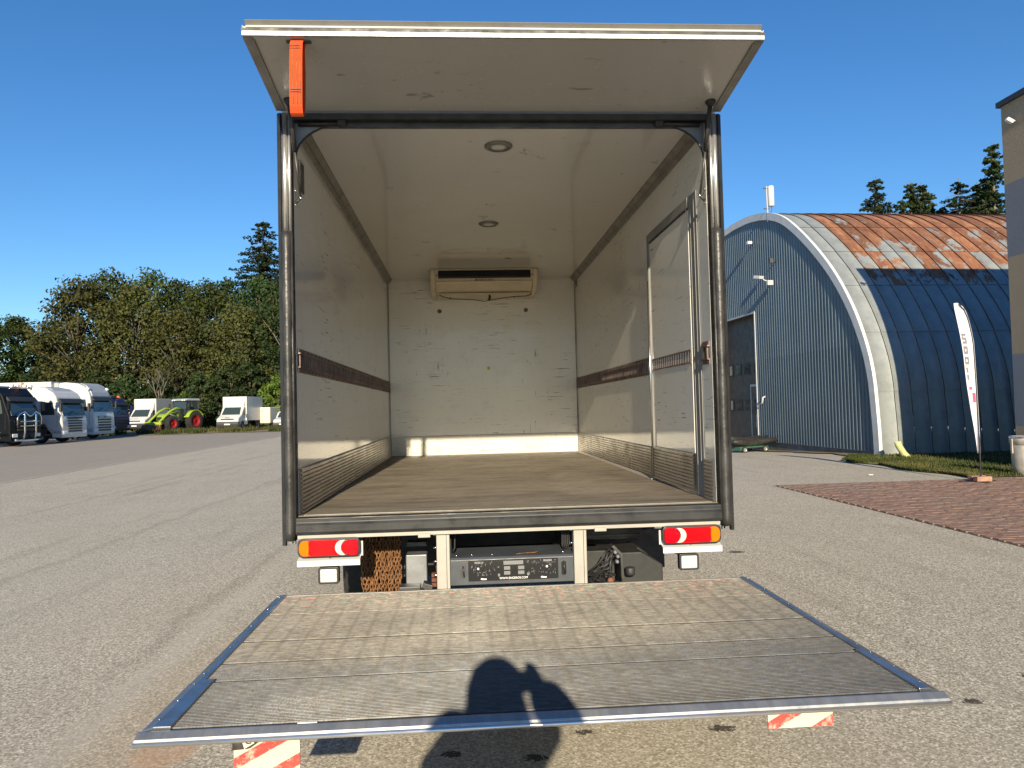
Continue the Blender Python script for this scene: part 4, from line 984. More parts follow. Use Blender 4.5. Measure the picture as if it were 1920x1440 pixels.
# mobile antenna on the crown
A = empty('antenna', (11.6-.04*6.45-.05, 22.5, arch_z(6.4)+.03), 0, 'white panel antenna on a short pole on the hangar crown', 'antenna')
MB().tube([(0, 0, -.3), (0, 0, 1.05)], .03, 8).build('pole', M['frame_grey'], A)
MB().lathe([(0, .26), (.10, .265), (.115, .29), (.115, 1.0), (.10, 1.03), (0, 1.035)], (.12, -.08, 0), 'z', 18).build('radome', M['white_paint'], A)
MB().cbox((-.03, 0, .98), (.2, .05, .04)).build('clamp', M['steel_dark'], A); MB().cbox((-.03, 0, .2), (.2, .05, .04)).build('clamp', M['steel_dark'], A)
MB().tube([(.12, -.08, .26), (.14, -.06, .1), (.02, 0, -.1)], .012, 5).build('cable', M['steel_dark'], A)

# ------------------------------------------------------------------ rendered building on the right
B = empty('rendered_building', (12.08, 11.48, 0), 0, 'tall building with brown and blue-grey rough render at the right edge', 'building')
zb = [-.2, .95, 2.56, 4.75, 6.41, 8.2]; L_ = 26.; Wd = 16.
for i in range(5):
    z0, z1 = zb[i], zb[i+1]; b = MB(); y = 0.; j = 0
    b.box((0, -L_, z0), (Wd, 0, z1)); b.build('render_band', M['stucco_brown'] if i % 2 == 0 else M['stucco_blue'], B)
rf = MB().box((-.07, -L_-.1, 8.2), (Wd, .07, 8.32)).build('roof_edge', M['fascia'], B)
for yy in (-6.5, -11, -15.5, -20):
    for z in (1.3, 4.9):
        fr = MB().box((-.03, yy-.8, z), (.02, yy+.8, z+1.5)).build('window', M['trim_white'], B); MB().box((-.036, yy-.72, z+.08), (-.0305, yy+.72, z+1.42)).build('pane', M['pane'], fr)
r = MB().tube([(0, -.42, 7.72), (-.10, -.42, 7.74)], .02, 6).build('wall_lamp', M['trim_white'], B); MB().cbox((-.14, -.42, 7.73), (.16, .1, .09), (0, .5, 0)).build('lamp_head', M['trim_white'], r, .02)

# ------------------------------------------------------------------ feather flag
F = empty('feather_flag', (9.44, 9.06, .02), 0, 'white feather flag with grey lettering on brick weights', 'flag')
RE = [(.03, .533), (.027, 1.038), (.023, 1.442), (.018, 1.797), (.011, 2.101), (.004, 2.406), (-.003, 2.635), (-.034, 2.839), (-.077, 3.044), (-.134, 3.236), (-.221, 3.365), (-.312, 3.404)]
LE = [(-.004, .534), (-.027, .736), (-.054, .989), (-.092, 1.318), (-.118, 1.597), (-.146, 1.851), (-.173, 2.13), (-.199, 2.41), (-.239, 2.69), (-.28, 2.945), (-.322, 3.2), (-.336, 3.3), (-.339, 3.392)]
def edge(E_, z):
    if z <= E_[0][1]: return E_[0][0]
    for (xa, za), (xb, zb_) in zip(E_[:-1], E_[1:]):
        if za <= z <= zb_: return xa+(xb-xa)*(z-za)/(zb_-za)
    return E_[-1][0]
def pole_x(z): return edge(RE, z)-.012
fl = MB(); rows = 40; cols_ = 7; vs = []
def sail(i, j):
    z = .534+(3.40-.534)*i/rows; t = i/rows; a, b_ = edge(RE, z), edge(LE, z)
    if t > .97: z -= 0
    u = j/(cols_-1); return (a+(b_-a)*u, .03*math.sin(u*3.1)+.015*math.sin(t*9+u*4)*u+.04*u, z)
for i in range(rows+1):
    for j in range(cols_): vs.append(sail(i, j))
fl.add(vs, [(i*cols_+j, i*cols_+j+1, (i+1)*cols_+j+1, (i+1)*cols_+j) for i in range(rows) for j in range(cols_-1)], True)
so = fl.build('sail', M['flag_cloth'], F); sm_ = so.modifiers.new('solid', 'SOLIDIFY'); sm_.thickness = .003
MB().tube([(pole_x(z), .004, z) for z in [.02+3.36*i/30 for i in range(31)]], [.014]*8+[.009]*23, 7).build('pole', M['black_plastic'], F)
def fpatch(name, z0, z1, u0, u1, mat):
    b = MB(); vv = []
    nz = max(2, int((z1-z0)/.03)+1)
    for a in range(nz+1):
        z = z0+(z1-z0)*a/nz; i = (z-.534)/2.866*rows
        for c in range(3):
            u = u0+(u1-u0)*c/2; i0 = int(i); fr_ = i-i0; p = Vector(sail(min(i0, rows-1), u*(cols_-1))).lerp(Vector(sail(min(i0+1, rows), u*(cols_-1))), fr_); vv.append((p.x, p.y-.006, p.z))
    b.add(vv, [(a*3+c, a*3+c+1, (a+1)*3+c+1, (a+1)*3+c) for a in range(nz) for c in range(2)]).build(name, mat, so)
# letters of the print, stacked and turned on their side
for z, kind in ((2.72, 'S'), (2.50, 'O'), (2.30, 'D'), (2.12, 'I'), (1.98, 'I')):
    hgt = .15 if z > 2.2 else .1; a, b_ = .45, .86; th = .05
    if kind in 'OD':
        fpatch('letter', z-hgt/2, z-hgt/2+th, a, b_, M['flag_grey']); fpatch('letter', z+hgt/2-th, z+hgt/2, a, b_, M['flag_grey']); fpatch('letter', z-hgt/2+th, z+hgt/2-th, a, a+.13, M['flag_grey']); fpatch('letter', z-hgt/2+th, z+hgt/2-th, b_-.13, b_, M['flag_grey'])
    elif kind == 'S':
        for dz in (-.075, 0, .075): fpatch('letter', z+dz-.022, z+dz+.022, a, b_, M['flag_grey'])
        fpatch('letter', z-.053, z-.022, a, a+.12, M['flag_grey']); fpatch('letter', z+.022, z+.053, b_-.12, b_, M['flag_grey'])
    else: fpatch('letter', z-hgt/2, z+hgt/2, .6, .8, M['flag_grey'])
fpatch('emblem', 1.5, 1.68, .2, .5, M['flag_pink']); fpatch('emblem', 1.74, 1.80, .45, .75, M['flag_pink'])
q = MB(); q.box((-.42, -.05, -.01), (.30, .02, .015)); q.box((-.09, -.3, -.011), (-.02, .3, .014)); q.build('base_cross', M['black_plastic'], F)
for i, (x, y, rz) in enumerate(((-.02, -.09, 0), (.0, .10, .05))):
    br = MB().cbox((0, 0, 0), (.29, .12, .09)).build('weight_brick', M['brick_red'], F, .006); br.location = (x, y, .062); br.rotation_euler = (0, 0, rz)
MB().tube([(.03, 0, .0), (.03, 0, .08)], .03, 8).build('spike', M['black_plastic'], F)

# ------------------------------------------------------------------ litter bin, cut pipe, handcart
bn = empty('litter_bin', (11.02, 9.95, 0.01), 0, 'dented grey metal litter bin in front of the rendered building', 'litter bin')
MB().lathe([(.13, 0), (.15, .01), (.2, .18), (.215, .6), (.215, .64), (.235, .645), (.235, .78), (.225, .80), (.205, .80), (.2, .70), (.19, .60), (.15, .1), (0, .08)], (0, 0, 0), 'z', 20).build('drum', M['bin_metal'], bn)
for s in (-1, 1): MB().cbox((s*.235, 0, .6), (.03, .05, .3)).build('bracket', M['bin_metal'], bn, .006)
MB().lathe([(.237, .755), (.243, .76), (.243, .785), (.237, .79)], (0, 0, 0), 'z', 20).build('rim', M['chrome'], bn)
pp = empty('cut_pipe', (11.62, 15.2, .0), .3, 'short yellow-green cut pipe leaning at the hangar corner', 'pipe')
t_ = MB().tube([(.25, -.1, -.05), (.1, -.04, .12), (-.02, .0, .33), (-.05, .02, .45)], .09, 14, caps=False); o = t_.build('tube', M['pipe_yellow'], pp); o.modifiers.new('s', 'SOLIDIFY').thickness = .012
hc = empty('handcart', (10.15, 22.4, gh(10.15, 22.4)), .4, 'low green handcart loaded with black tarpaulin by the hangar door', 'cart')
q = MB(); q.box((-.7, -.35, .18), (.7, .35, .23)); q.box((-.7, -.37, .1), (-.62, .37, .18)); q.box((.62, -.37, .1), (.7, .37, .18)); q.build('bed', M['green_metal'], hc)
for x in (-.5, .5):
    for y in (-.4, .4): wheel('wheel', hc, x, y, .12, .12, .06, M['rim'], 'y')
MB().tube([(.7, 0, .2), (1.2, 0, .3), (1.5, .0, .62)], .02, 6).build('drawbar', M['green_metal'], hc)
rr = random.Random(7)
for i in range(7):
    y0 = rr.uniform(-.35, .35); zz = .30+rr.uniform(0, .14)
    MB().tube([(-1.0+rr.uniform(-.15, .1), y0+rr.uniform(-.2, .2), zz+rr.uniform(.0, .18)), (-.5, y0, zz+.03), (0, y0*.7, zz-.02), (.5, y0*.8, zz+.02), (.95+rr.uniform(-.1, .2), y0+rr.uniform(-.2, .2), zz+rr.uniform(.05, .22))], [.06, .13, .15, .13, .06], 8).build('tarpaulin_roll', M['tarp'], hc)

# litter on the yard
lt = MB().prism([(-.05, -.03), (.04, -.04), (.06, .02), (-.01, .05), (-.06, .02)], 'z', 0, .018).build('paper_scrap', M['white_paint'], None, .004)
lt.location = (8.39, 11.0, .004); tag(lt, 'small white scrap of paper on the asphalt near the red paving', 'litter')
# ------------------------------------------------------------------ parked vehicles (local +x forward, origin at the middle of the front on the ground)
def slab(b, pts, d):
    """four corner quad pushed out along its normal by d and given that thickness"""
    P_ = [Vector(p) for p in pts]; nn = (P_[1]-P_[0]).cross(P_[2]-P_[0]).normalized()
    b.add([p-nn*.02 for p in P_]+[p+nn*d for p in P_], [(0, 3, 2, 1), (4, 5, 6, 7), (0, 1, 5, 4), (1, 2, 6, 5), (2, 3, 7, 6), (3, 0, 4, 7)])
def road_truck(name, loc, rz, label, pmat, prof, ws, win, wheelbase=3.8, body=None, grille=None, visor=True, hw=1.24, low=None):
    """prof: side outline (x,z); ws: windscreen base and top (x,z); win: side window x range and z range"""
    r = empty(name, (loc[0], loc[1], gh(loc[0], loc[1])+.035*(loc[1] > 54)), rz, label, 'truck')
    cabo = MB().prism(prof, 'y', -hw, hw).build('cab', pmat, r, .09, 3)
    (bx, bz), (tx, tz) = ws
    b = MB(); slab(b, [(bx, -hw+.12, bz), (bx, hw-.12, bz), (tx, hw-.2, tz), (tx, -hw+.2, tz)], .022); b.build('windscreen', M['glass'], r, .01)
    b = MB(); b.tube([(bx+.045, -.6, bz+.05), (bx-.02, .0, bz+.32)], .012, 5); b.tube([(bx+.045, .2, bz+.05), (bx-.02, .75, bz+.32)], .012, 5); b.build('wiper', M['veh_trim'], r)
    for s in (-1, 1):
        x0, x1, z0, z1 = win; b = MB(); y = s*hw
        MB().prism([(x0-.02, z0+.1), (x0-.02, z0), (x1, z0), (x1, z1), (x0-.12, z1)], 'y', min(y-.01*s, y+.012*s), max(y-.01*s, y+.012*s)).build('side_window', M['glass'], r)
        MB().cbox((bx+.06, s*(hw+.16), tz-.35), (.12, .2, .55)).build('mirror', pmat if pmat is not M['veh_white'] else M['veh_trim'], r, .03)
        MB().cbox((x1+.06, s*(hw+.006), z0-.2), (.14, .02, .04)).build('door_handle', M['veh_trim'], r)
        for xa, zt in ((x1-.06, z1+.08), (x0+.13, z0)): MB().box((xa, min(s*hw, s*(hw+.006)), .95), (xa+.015, max(s*hw, s*(hw+.006)), zt)).build('door_gap', M['veh_trim'], r)
        MB().box((-1.9, min(s*.9, s*hw*.985), .42), (-.95, max(s*.9, s*hw*.985), .9)).build('step', M['veh_trim'], r, .02)
        for z in (.5, .8): MB().box((-1.0, min(s*hw*.99, s*(hw+.02)), z), (-.55, max(s*hw*.99, s*(hw+.02)), z+.03)).build('step_edge', M['rim'], r)
        wheel('wheel', r, -1.45, s*1.03, .5, .5, .32, M['rim'], 'y'); 
        for x in (-1.45-wheelbase,): wheel('wheel', r, x, s*.95, .5, .5, .55, M['rim'], 'y')
        MB().cbox((.03, s*.92, .62), (.07, .42, .2)).build('headlight', M['hl'], r, .03)
    MB().box((-1.9, -1.0, .55), (-2.2-wheelbase-.5, 1.0, .85)).build('chassis', M['tank_black'], r) if False else MB().box((-2.7-wheelbase, -.5, .6), (-1.9, .5, .95)).build('chassis', M['tank_black'], r)
    MB().prism([(.03, .3), (.05, .5), (.03, .78), (-.6, .78), (-.6, .34)], 'y', -hw, hw).build('bumper', low or pmat, r, .04)
    if visor: MB().prism([(tx+.02, tz+.02), (tx+.24, tz-.08), (tx+.24, tz-.04), (tx+.04, tz+.2)], 'y', -hw+.1, hw-.1).build('sun_visor', M['veh_trim'], r, .01)
    if grille:
        g0, g1, w_, n_, gm = grille
        for i in range(n_):
            z = g0+(g1-g0)*(i+.5)/n_; MB().cbox((.055, 0, z), (.05, w_, (g1-g0)/n_*.62)).build('grille_slot', gm, r, .012)
    if body: MB().box((body[0], -1.26, body[2]), (body[1], 1.26, body[3])).build('load_box', M['veh_white'], r, .03)
    return r
HD = rad(-6)
# black truck with bull bar
bt = road_truck('black_truck', (-25.0, 39.0), HD, 'black truck with chrome bull bar and roof beacons', M['veh_black'],
    [(.0, .5), (.02, 1.2), (-.04, 1.72), (-.34, 2.62), (-.42, 2.86), (-.8, 3.3), (-1.3, 3.42), (-2.35, 3.42), (-2.35, .95), (-1.95, .95), (-1.85, 1.12), (-1.05, 1.12), (-.95, .8), (-.6, .5)],
    ((-.02, 1.72), (-.33, 2.6)), (-.42, -1.35, 1.85, 2.6), body=(-7.5, -2.6, .95, 3.2), grille=(.85, 1.55, 1.5, 4, M['veh_trim']))
bt.children[-1].data.materials  # keep
for o in bt.children:
    if o.name.startswith('load_box'): o.data.materials[0] = M['veh_black']
bb = MB()
for y in (-.45, .45): bb.tube([(.18, y, .38), (.26, y, .8), (.26, y, 1.75), (.2, y, 1.95)], .055, 8)
bb.tube([(.2, -1.1, .38), (.24, -.4, .34), (.24, .4, .34), (.2, 1.1, .38)], .06, 8)
for z in (1.15, 1.4): bb.tube([(.25, -.8, z), (.26, 0, z), (.25, .8, z)], .035, 8)
bb.tube([(.2, -.95, 1.2), (.22, -.98, 1.55), (.22, -.85, 1.8), (.24, -.45, 1.95), (.25, -.1, 1.7), (.25, .1, 1.7), (.24, .45, 1.95), (.22, .85, 1.8), (.22, .98, 1.55), (.2, .95, 1.2)], .04, 8)
bb.build('bull_bar', M['chrome'], bt)
MB().tube([(-.36, -.9, 3.18), (-.3, -.9, 3.28), (-.3, .9, 3.28), (-.36, .9, 3.18)], .03, 6).build('light_bar', M['chrome'], bt)
for y in (-.75, -.3, .3, .75): MB().lathe([(0, .09), (.09, .08), (.12, 0), (.08, -.1), (0, -.12)], (-.28, y, 3.4), 'x', 14).build('spot_lamp', M['hl'], bt)
for y in (-.95, .7): MB().lathe([(.09, 0), (.1, .06), (.09, .22), (.05, .27), (0, .28)], (-1.1 if y < 0 else -.7, y, 3.38 if y < 0 else 3.34), 'z', 12).build('beacon', M['beacon'], bt)
# white truck with rounded roof
wt = road_truck('white_truck', (-24.7, 43.6), HD, 'white truck with rounded roof and slatted front beside the black truck', M['veh_white'],
    [(.02, .5), (.05, 1.15), (-.02, 1.62), (-.32, 2.58), (-.36, 2.8), (-.55, 3.08), (-1.0, 3.36), (-1.6, 3.46), (-2.3, 3.42), (-2.3, .98), (-1.98, .98), (-1.85, 1.15), (-1.05, 1.15), (-.9, .8), (-.6, .5)],
    ((.0, 1.66), (-.3, 2.52)), (-.42, -1.3, 1.72, 2.5), grille=(.62, 1.42, 1.35, 5, M['veh_trim']))
MB().prism([(-.5, 3.0), (-.95, 3.37), (-1.6, 3.5), (-1.6, 3.46), (-1.0, 3.3), (-.5, 2.9)], 'y', -.85, .85).build('roof_spoiler', M['veh_grey'], wt, .02)
MB().cbox((.055, 0, 1.52), (.02, 1.5, .12)).build('upper_slot', M['veh_trim'], wt, .02)
text('lettering', 'SCANIA', M['veh_trim'], wt, (.07, 0, 1.535), (rad(90), 0, rad(90)), .16)
# tall white tractor unit
dt = road_truck('tall_white_truck', (-25.6, 49.3), HD, 'tall white truck with high roof and large dark grille', M['veh_white'],
    [(.03, .38), (.06, .9), (.03, 1.55), (-.04, 1.9), (-.22, 2.75), (-.24, 2.95), (-.32, 3.2), (-.62, 3.62), (-1.1, 3.85), (-2.0, 3.96), (-2.45, 3.9), (-2.45, .7), (-2.0, .7), (-1.92, 1.1), (-1.0, 1.1), (-.9, .6), (-.6, .38)],
    ((-.02, 1.88), (-.21, 2.72)), (-.42, -1.35, 1.95, 2.75), grille=(.5, 1.6, 1.5, 6, M['veh_trim']))
MB().prism([(-.26, 2.98), (-.34, 3.22), (-.64, 3.65), (-1.05, 3.86), (-1.05, 3.9), (-.6, 3.7), (-.28, 3.24), (-.2, 2.98)], 'y', -1.0, 1.0).build('roof_panel', M['veh_grey'], dt, .02)
for s in (-1, 1): MB().cbox((-.48, s*1.1, 3.42), (.3, .22, .2), (0, -.95, 0)).build('roof_lamp', M['hl'], dt, .04)
MB().cbox((.07, 0, 1.5), (.03, 1.45, .16)).build('grille_plate', M['veh_grey'], dt, .03)
text('lettering', 'DAF', M['veh_trim'], dt, (.09, 0, 1.5), (rad(90), 0, rad(90)), .16)
# its box trailer
bxt = empty('box_trailer', dt.location, HD, 'long white box trailer behind the tall white truck', 'trailer')
o = MB().box((-16.4, -1.27, 1.15), (-2.95, 1.27, 4.02)).build('box', M['veh_white'], bxt, .03); q = MB(); q.box((-2.955, -1.275, 3.9), (-2.94, 1.275, 4.03)); q.box((-16.4, -1.278, 3.86), (-3.2, -1.272, 3.89)); q.box((-3.3, -1.278, 1.2), (-3.27, -1.272, 3.9)); q.build('edge_rail', M['veh_grey'], o)
MB().box((-16.3, -1.0, .9), (-4, 1.0, 1.14)).build('chassis', M['tank_black'], bxt)
for x in (-12, -13.3, -14.6):
    for s in (-1, 1): wheel('wheel', bxt, x, s*1.0, .5, .5, .4, M['rim'], 'y')
MB().box((-2.94, -1.0, 3.2), (-2.6, 1.0, 3.95)).build('cooler', M['veh_grey'], bxt, .03)
# blue truck
blt = road_truck('blue_truck', (-27.6, 56.3), HD, 'dark blue truck with orange beacons next to the tall white truck', M['veh_blue'],
    [(.02, .5), (.04, 1.2), (-.02, 1.6), (-.28, 2.5), (-.34, 2.72), (-.6, 2.9), (-1.9, 2.92), (-1.9, .95), (-1.7, .95), (-1.6, 1.1), (-1.0, 1.1), (-.9, .8), (-.6, .5)],
    ((-.0, 1.62), (-.26, 2.42)), (-.38, -1.25, 1.7, 2.42), body=(-6.8, -2.1, 1., 2.6), grille=(.55, 1.45, 1.7, 5, M['veh_trim']), low=M['veh_trim'])
for o in blt.children:
    if o.name.startswith('load_box'): o.data.materials[0] = M['veh_blue']
for y in (-.8, .8): MB().lathe([(.16, 0), (.17, .06), (.13, .2), (0, .24)], (-.7, y, 2.9), 'z', 12).build('beacon', M['beacon'], blt)
MB().cbox((-.7, 0, 3.0), (.3, .8, .2)).build('roof_sign', M['veh_trim'], blt, .03)
# box vans, heading towards the camera
def box_van(name, loc, rz, label, boxh, boxl=4.2, dark=True):
    r = empty(name, (loc[0], loc[1], gh(*loc)+.03), rz, label, 'van')
    prof = [(.05, .35), (.08, .75), (.0, 1.02), (-.62, 1.28), (-.78, 1.36), (-1.35, 2.02), (-1.5, 2.1), (-2.3, 2.1), (-2.3, .4), (-1.55, .4), (-1.45, .72), (-.75, .72), (-.65, .4)]
    MB().prism(prof, 'y', -.98, .98).build('cab', M['veh_white'], r, .08, 3)
    b = MB(); slab(b, [(-.74, -.82, 1.36), (-.74, .82, 1.36), (-1.33, .74, 2.0), (-1.33, -.74, 2.0)], .03); b.build('windscreen', M['glass'], r, .01)
    for s in (-1, 1):
        MB().prism([(-1.0, 1.36), (-1.95, 1.36), (-1.95, 1.95), (-1.42, 1.95)], 'y', min(s*.97, s*.995), max(s*.97, s*.995)).build('side_window', M['glass'], r)
        MB().cbox((-.95, s*1.14, 1.5), (.12, .2, .34)).build('mirror', M['veh_trim'], r, .03); MB().cbox((.02, s*.76, .92), (.14, .34, .16), (0, -.3, 0)).build('headlight', M['hl'], r, .03)
        wheel('wheel', r, -1.1, s*.86, .35, .35, .24, M['rim'], 'y'); wheel('wheel', r, -4.9, s*.86, .35, .35, .42, M['rim'], 'y')
    MB().prism([(.10, .25), (.13, .5), (.11, .74), (-.55, .74), (-.55, .3)], 'y', -.98, .98).build('bumper', M['veh_trim'] if dark else M['veh_white'], r, .04)
    MB().cbox((.1, 0, .95), (.06, 1.2, .09)).build('grille', M['veh_trim'], r, .02); MB().cbox((.138, 0, .5), (.01, .52, .11)).build('number_plate', M['trim_white'], r)
    bx = MB().box((-1.75-boxl, -1.1, .78), (-1.75, 1.1, boxh)).build('load_box', M['veh_white'], r, .03)
    q = MB()
    for y in (-1.105, 1.085): q.box((-1.76, y, .8), (-1.72, y+.02, boxh))
    q.build('edge_rail', M['veh_grey'], bx)
    MB().prism([(-1.45, 2.1), (-1.74, 2.1), (-1.74, 2.75), (-1.66, 2.7)], 'y', -.95, .95).build('roof_deflector', M['veh_white'], r, .05)
    MB().box((-1.75-boxl, -.45, .5), (-2.2, .45, .77)).build('chassis', M['tank_black'], r); return r
v1 = box_van('box_van', (-31.0, 66.6), rad(-98), 'white box van standing between blue truck and tractor', 3.05)
v2 = box_van('box_van', (-21.4, 63.0), rad(-94), 'white box van with black bumper between tractor and cream trailer', 3.0)
text('lettering', 'IVECO', M['veh_trim'], v2, (.03, 0, 1.1), (rad(65), 0, rad(90)), .16)
# cream box trailer
ct = empty('cream_trailer', (-20.0, 68.2, gh(-20, 68)+.03), rad(-96), 'small cream box trailer between box van and small white car', 'trailer')
o = MB().box((-3.4, -1.02, .42), (0, 1.02, 1.98)).build('box', M['veh_cream'], ct, .1, 3); MB().box((-3.3, -.9, .3), (-.05, .9, .42)).build('frame', M['tank_black'], ct)
for s in (-1, 1): wheel('wheel', ct, -1.9, s*.95, .3, .3, .2, M['rim'], 'y')
q = MB(); q.tube([(0, -.4, .38), (1.1, 0, .42)], .035, 6); q.tube([(0, .4, .38), (1.1, 0, .42)], .035, 6); q.build('drawbar', M['tank_black'], ct)
MB().tube([(.9, 0, .0), (.9, 0, .95)], .03, 6).build('jockey_stand', M['rim'], ct); MB().cbox((.012, .2, 1.6), (.01, .2, .08)).build('badge', M['rim'], ct)
# small white van car
sc_ = empty('small_car', (-16.4, 62.2, gh(-16.4, 62)+.03), rad(-93), 'small white car partly hidden behind the truck box', 'car')
MB().prism([(.02, .3), (.05, .62), (-.1, .82), (-.75, .98), (-1.3, 1.45), (-1.55, 1.55), (-3.6, 1.58), (-3.85, 1.0), (-3.85, .35), (-3.2, .33), (-3.1, .6), (-2.6, .6), (-2.5, .33), (-1.1, .33), (-1.0, .6), (-.5, .6), (-.4, .33)], 'y', -.82, .82).build('body', M['veh_white'], sc_, .08, 3)
b = MB(); slab(b, [(-.78, -.68, .99), (-.78, .68, .99), (-1.3, .6, 1.44), (-1.3, -.6, 1.44)], .028); b.build('windscreen', M['glass'], sc_)
for s in (-1, 1):
    wheel('wheel', sc_, -.75, s*.72, .3, .3, .2, M['rim'], 'y'); wheel('wheel', sc_, -2.85, s*.72, .3, .3, .2, M['rim'], 'y'); MB().cbox((-.02, s*.62, .72), (.16, .26, .15), (0, -.5, 0)).build('headlight', M['hl'], sc_, .03)
    MB().prism([(-1.0, 1.0), (-2.0, 1.0), (-2.0, 1.42), (-1.42, 1.42)], 'y', min(s*.81, s*.835), max(s*.81, s*.835)).build('side_window', M['glass'], sc_)
MB().prism([(.07, .22), (.1, .4), (.06, .58), (-.35, .58), (-.35, .26)], 'y', -.82, .82).build('bumper', M['veh_trim'], sc_, .03); MB().cbox((.105, 0, .42), (.01, .5, .11)).build('number_plate', M['trim_white'], sc_)

# ------------------------------------------------------------------ lime tractor with front loader (origin under the rear axle)
tr_ = empty('tractor', (-26.3, 66.6, gh(-26.3, 66.6)+.03), rad(-114), 'lime green tractor with red wheels and front loader', 'tractor')
def lugwheel(x, y, R_, w):
    o = wheel('wheel', tr_, x, y, R_, R_, w, M['rim_red'], 'y'); b = MB(); n_ = 22
    for i in range(n_):
        for s in (-1, 1):
            a = 2*math.pi*(i+(.5 if s > 0 else 0))/n_; m = Euler((0, -a, 0)).to_matrix().to_4x4() @ Matrix.Translation((R_*1.0, s*w*.24, 0)) @ Euler((s*.6, 0, 0)).to_matrix().to_4x4()
            b.box((-.03, -w*.27, -.035), (.04, w*.27, .035), m)
    b.build('tread', M['tyre'], o)
for s in (-1, 1): lugwheel(0, s*.92, .86, .55); lugwheel(2.65, s*.9, .66, .46)
MB().prism([(.3, .9), (.3, 1.75), (1.4, 1.72), (2.9, 1.5), (3.2, 1.3), (3.22, .95), (2.6, .85)], 'y', -.38, .38).build('bonnet', M['lime'], tr_, .08, 3)
for s in (-1, 1): MB().prism([(1.5, 1.1), (1.6, 1.5), (2.9, 1.38), (3.0, 1.05)], 'y', min(s*.37, s*.39), max(s*.37, s*.39)).build('bonnet_vent', M['veh_trim'], tr_)
MB().prism([(3.19, 1.0), (3.23, 1.0), (3.22, 1.28), (3.18, 1.28)], 'y', -.3, .3).build('grille', M['veh_trim'], tr_)
MB().box((-.4, -.3, .6), (3.0, .3, .9)).build('frame', M['tank_black'], tr_); MB().tube([(2.65, -.8, .66), (2.65, .8, .66)], .12, 8).build('front_axle', M['tank_black'], tr_)
MB().prism([(-.75, 1.3), (-.75, 1.5), (-.62, 2.75), (.72, 2.75), (1.0, 1.5), (.85, 1.2)], 'y', -.78, .78).build('cab_glass', M['glass'], tr_, .04)
q = MB()
for s in (-1, 1):
    for a, b_ in (((-.76, s*.78, 1.3), (-.63, s*.78, 2.76)), ((.98, s*.78, 1.5), (.73, s*.78, 2.76)), ((.1, s*.79, 1.4), (.1, s*.79, 2.76))): q.tube([a, b_], .045, 6)
q.tube([(.98, -.78, 1.5), (.98, .78, 1.5)], .04, 6); q.build('cab_frame', M['veh_trim'], tr_)
MB().prism([(-.85, 2.74), (.92, 2.74), (.95, 2.82), (.7, 2.94), (-.7, 2.94), (-.88, 2.84)], 'y', -.86, .86).build('cab_roof', M['veh_grey'], tr_, .05)
for y in (-.7, -.45, .45, .7): MB().cbox((.95, y, 2.78), (.05, .14, .09)).build('work_light', M['hl'], tr_, .01)
for s in (-1, 1):
    f_ = [(.0+1.02*math.cos(a), .86+1.02*math.sin(a)) for a in [rad(20+130*i/12) for i in range(13)]]; g_ = [(.0+.96*math.cos(a), .86+.96*math.sin(a)) for a in [rad(150-130*i/12) for i in range(13)]]
    MB().prism(f_+g_, 'y', min(s*.62, s*1.2), max(s*.62, s*1.2)).build('fender', M['lime'], tr_)
    MB().tube([(.9, s*.62, 1.9), (1.9, s*.62, 2.05), (2.6, s*.62, 1.75), (3.9, s*.62, .75), (4.0, s*.62, .6)], [.07, .1, .11, .09, .07], 8).build('loader_arm', M['lime'], tr_)
    MB().tube([(1.5, s*.62, 1.2), (2.6, s*.62, 1.5)], .05, 6).build('loader_ram', M['rim'], tr_)
    MB().box((1.15, min(s*.5, s*.7), .8), (1.45, max(s*.5, s*.7), 1.95)).build('loader_bracket', M['tank_black'], tr_)
MB().box((3.85, -.95, .55), (3.98, .95, .85)).build('loader_frame', M['lime'], tr_, .02)
MB().prism([(4.0, .15), (4.0, .6), (4.1, .62), (4.35, .2), (4.75, .12), (4.75, .06), (4.05, .06)], 'y', -1.05, 1.05).build('bucket', M['rusty'], tr_, .02)
MB().tube([(.95, -.5, 1.6), (.95, -.5, 2.3)], .06, 8).build('exhaust', M['steel_dark'], tr_)
for s in (-1, 1): MB().cbox((.9, s*1.1, 2.3), (.06, .22, .36)).build('mirror', M['veh_trim'], tr_, .02)
# ------------------------------------------------------------------ trees
def leaf_mesh(name, centers, radii, per, size, seed, mat, flat=.6):
    rg = np.random.default_rng(seed); C_ = np.array(centers); n = len(C_); R_ = np.array(radii)
    idx = np.repeat(np.arange(n), per); m = len(idx)
    d = rg.normal(size=(m, 3)); d /= np.linalg.norm(d, axis=1)[:, None]; rr = rg.random(m)**.45
    p = C_[idx]+d*(rr*R_[idx])[:, None]*np.array([1, 1, .75])
    nrm = d*.7+rg.normal(size=(m, 3))*.6+np.array([0, 0, .35]); nrm /= np.linalg.norm(nrm, axis=1)[:, None]
    a = np.cross(nrm, rg.normal(size=(m, 3))); a /= np.linalg.norm(a, axis=1)[:, None]; b = np.cross(nrm, a)
    s = size*(.6+.8*rg.random(m))[:, None]
    v = np.empty((m, 4, 3)); v[:, 0] = p-a*s*.9; v[:, 1] = p+b*s*.55; v[:, 2] = p+a*s*.9; v[:, 3] = p-b*s*.55
    me = bpy.data.meshes.new(name); me.vertices.add(m*4); me.loops.add(m*4); me.polygons.add(m)
    me.vertices.foreach_set('co', v.reshape(-1).astype(np.float32)); me.loops.foreach_set('vertex_index', np.arange(m*4, dtype=np.int32)); me.polygons.foreach_set('loop_start', np.arange(0, m*4, 4, dtype=np.int32)); me.polygons.foreach_set('loop_total', np.full(m, 4, dtype=np.int32))
    me.update(calc_edges=True); me.materials.append(mat); return me
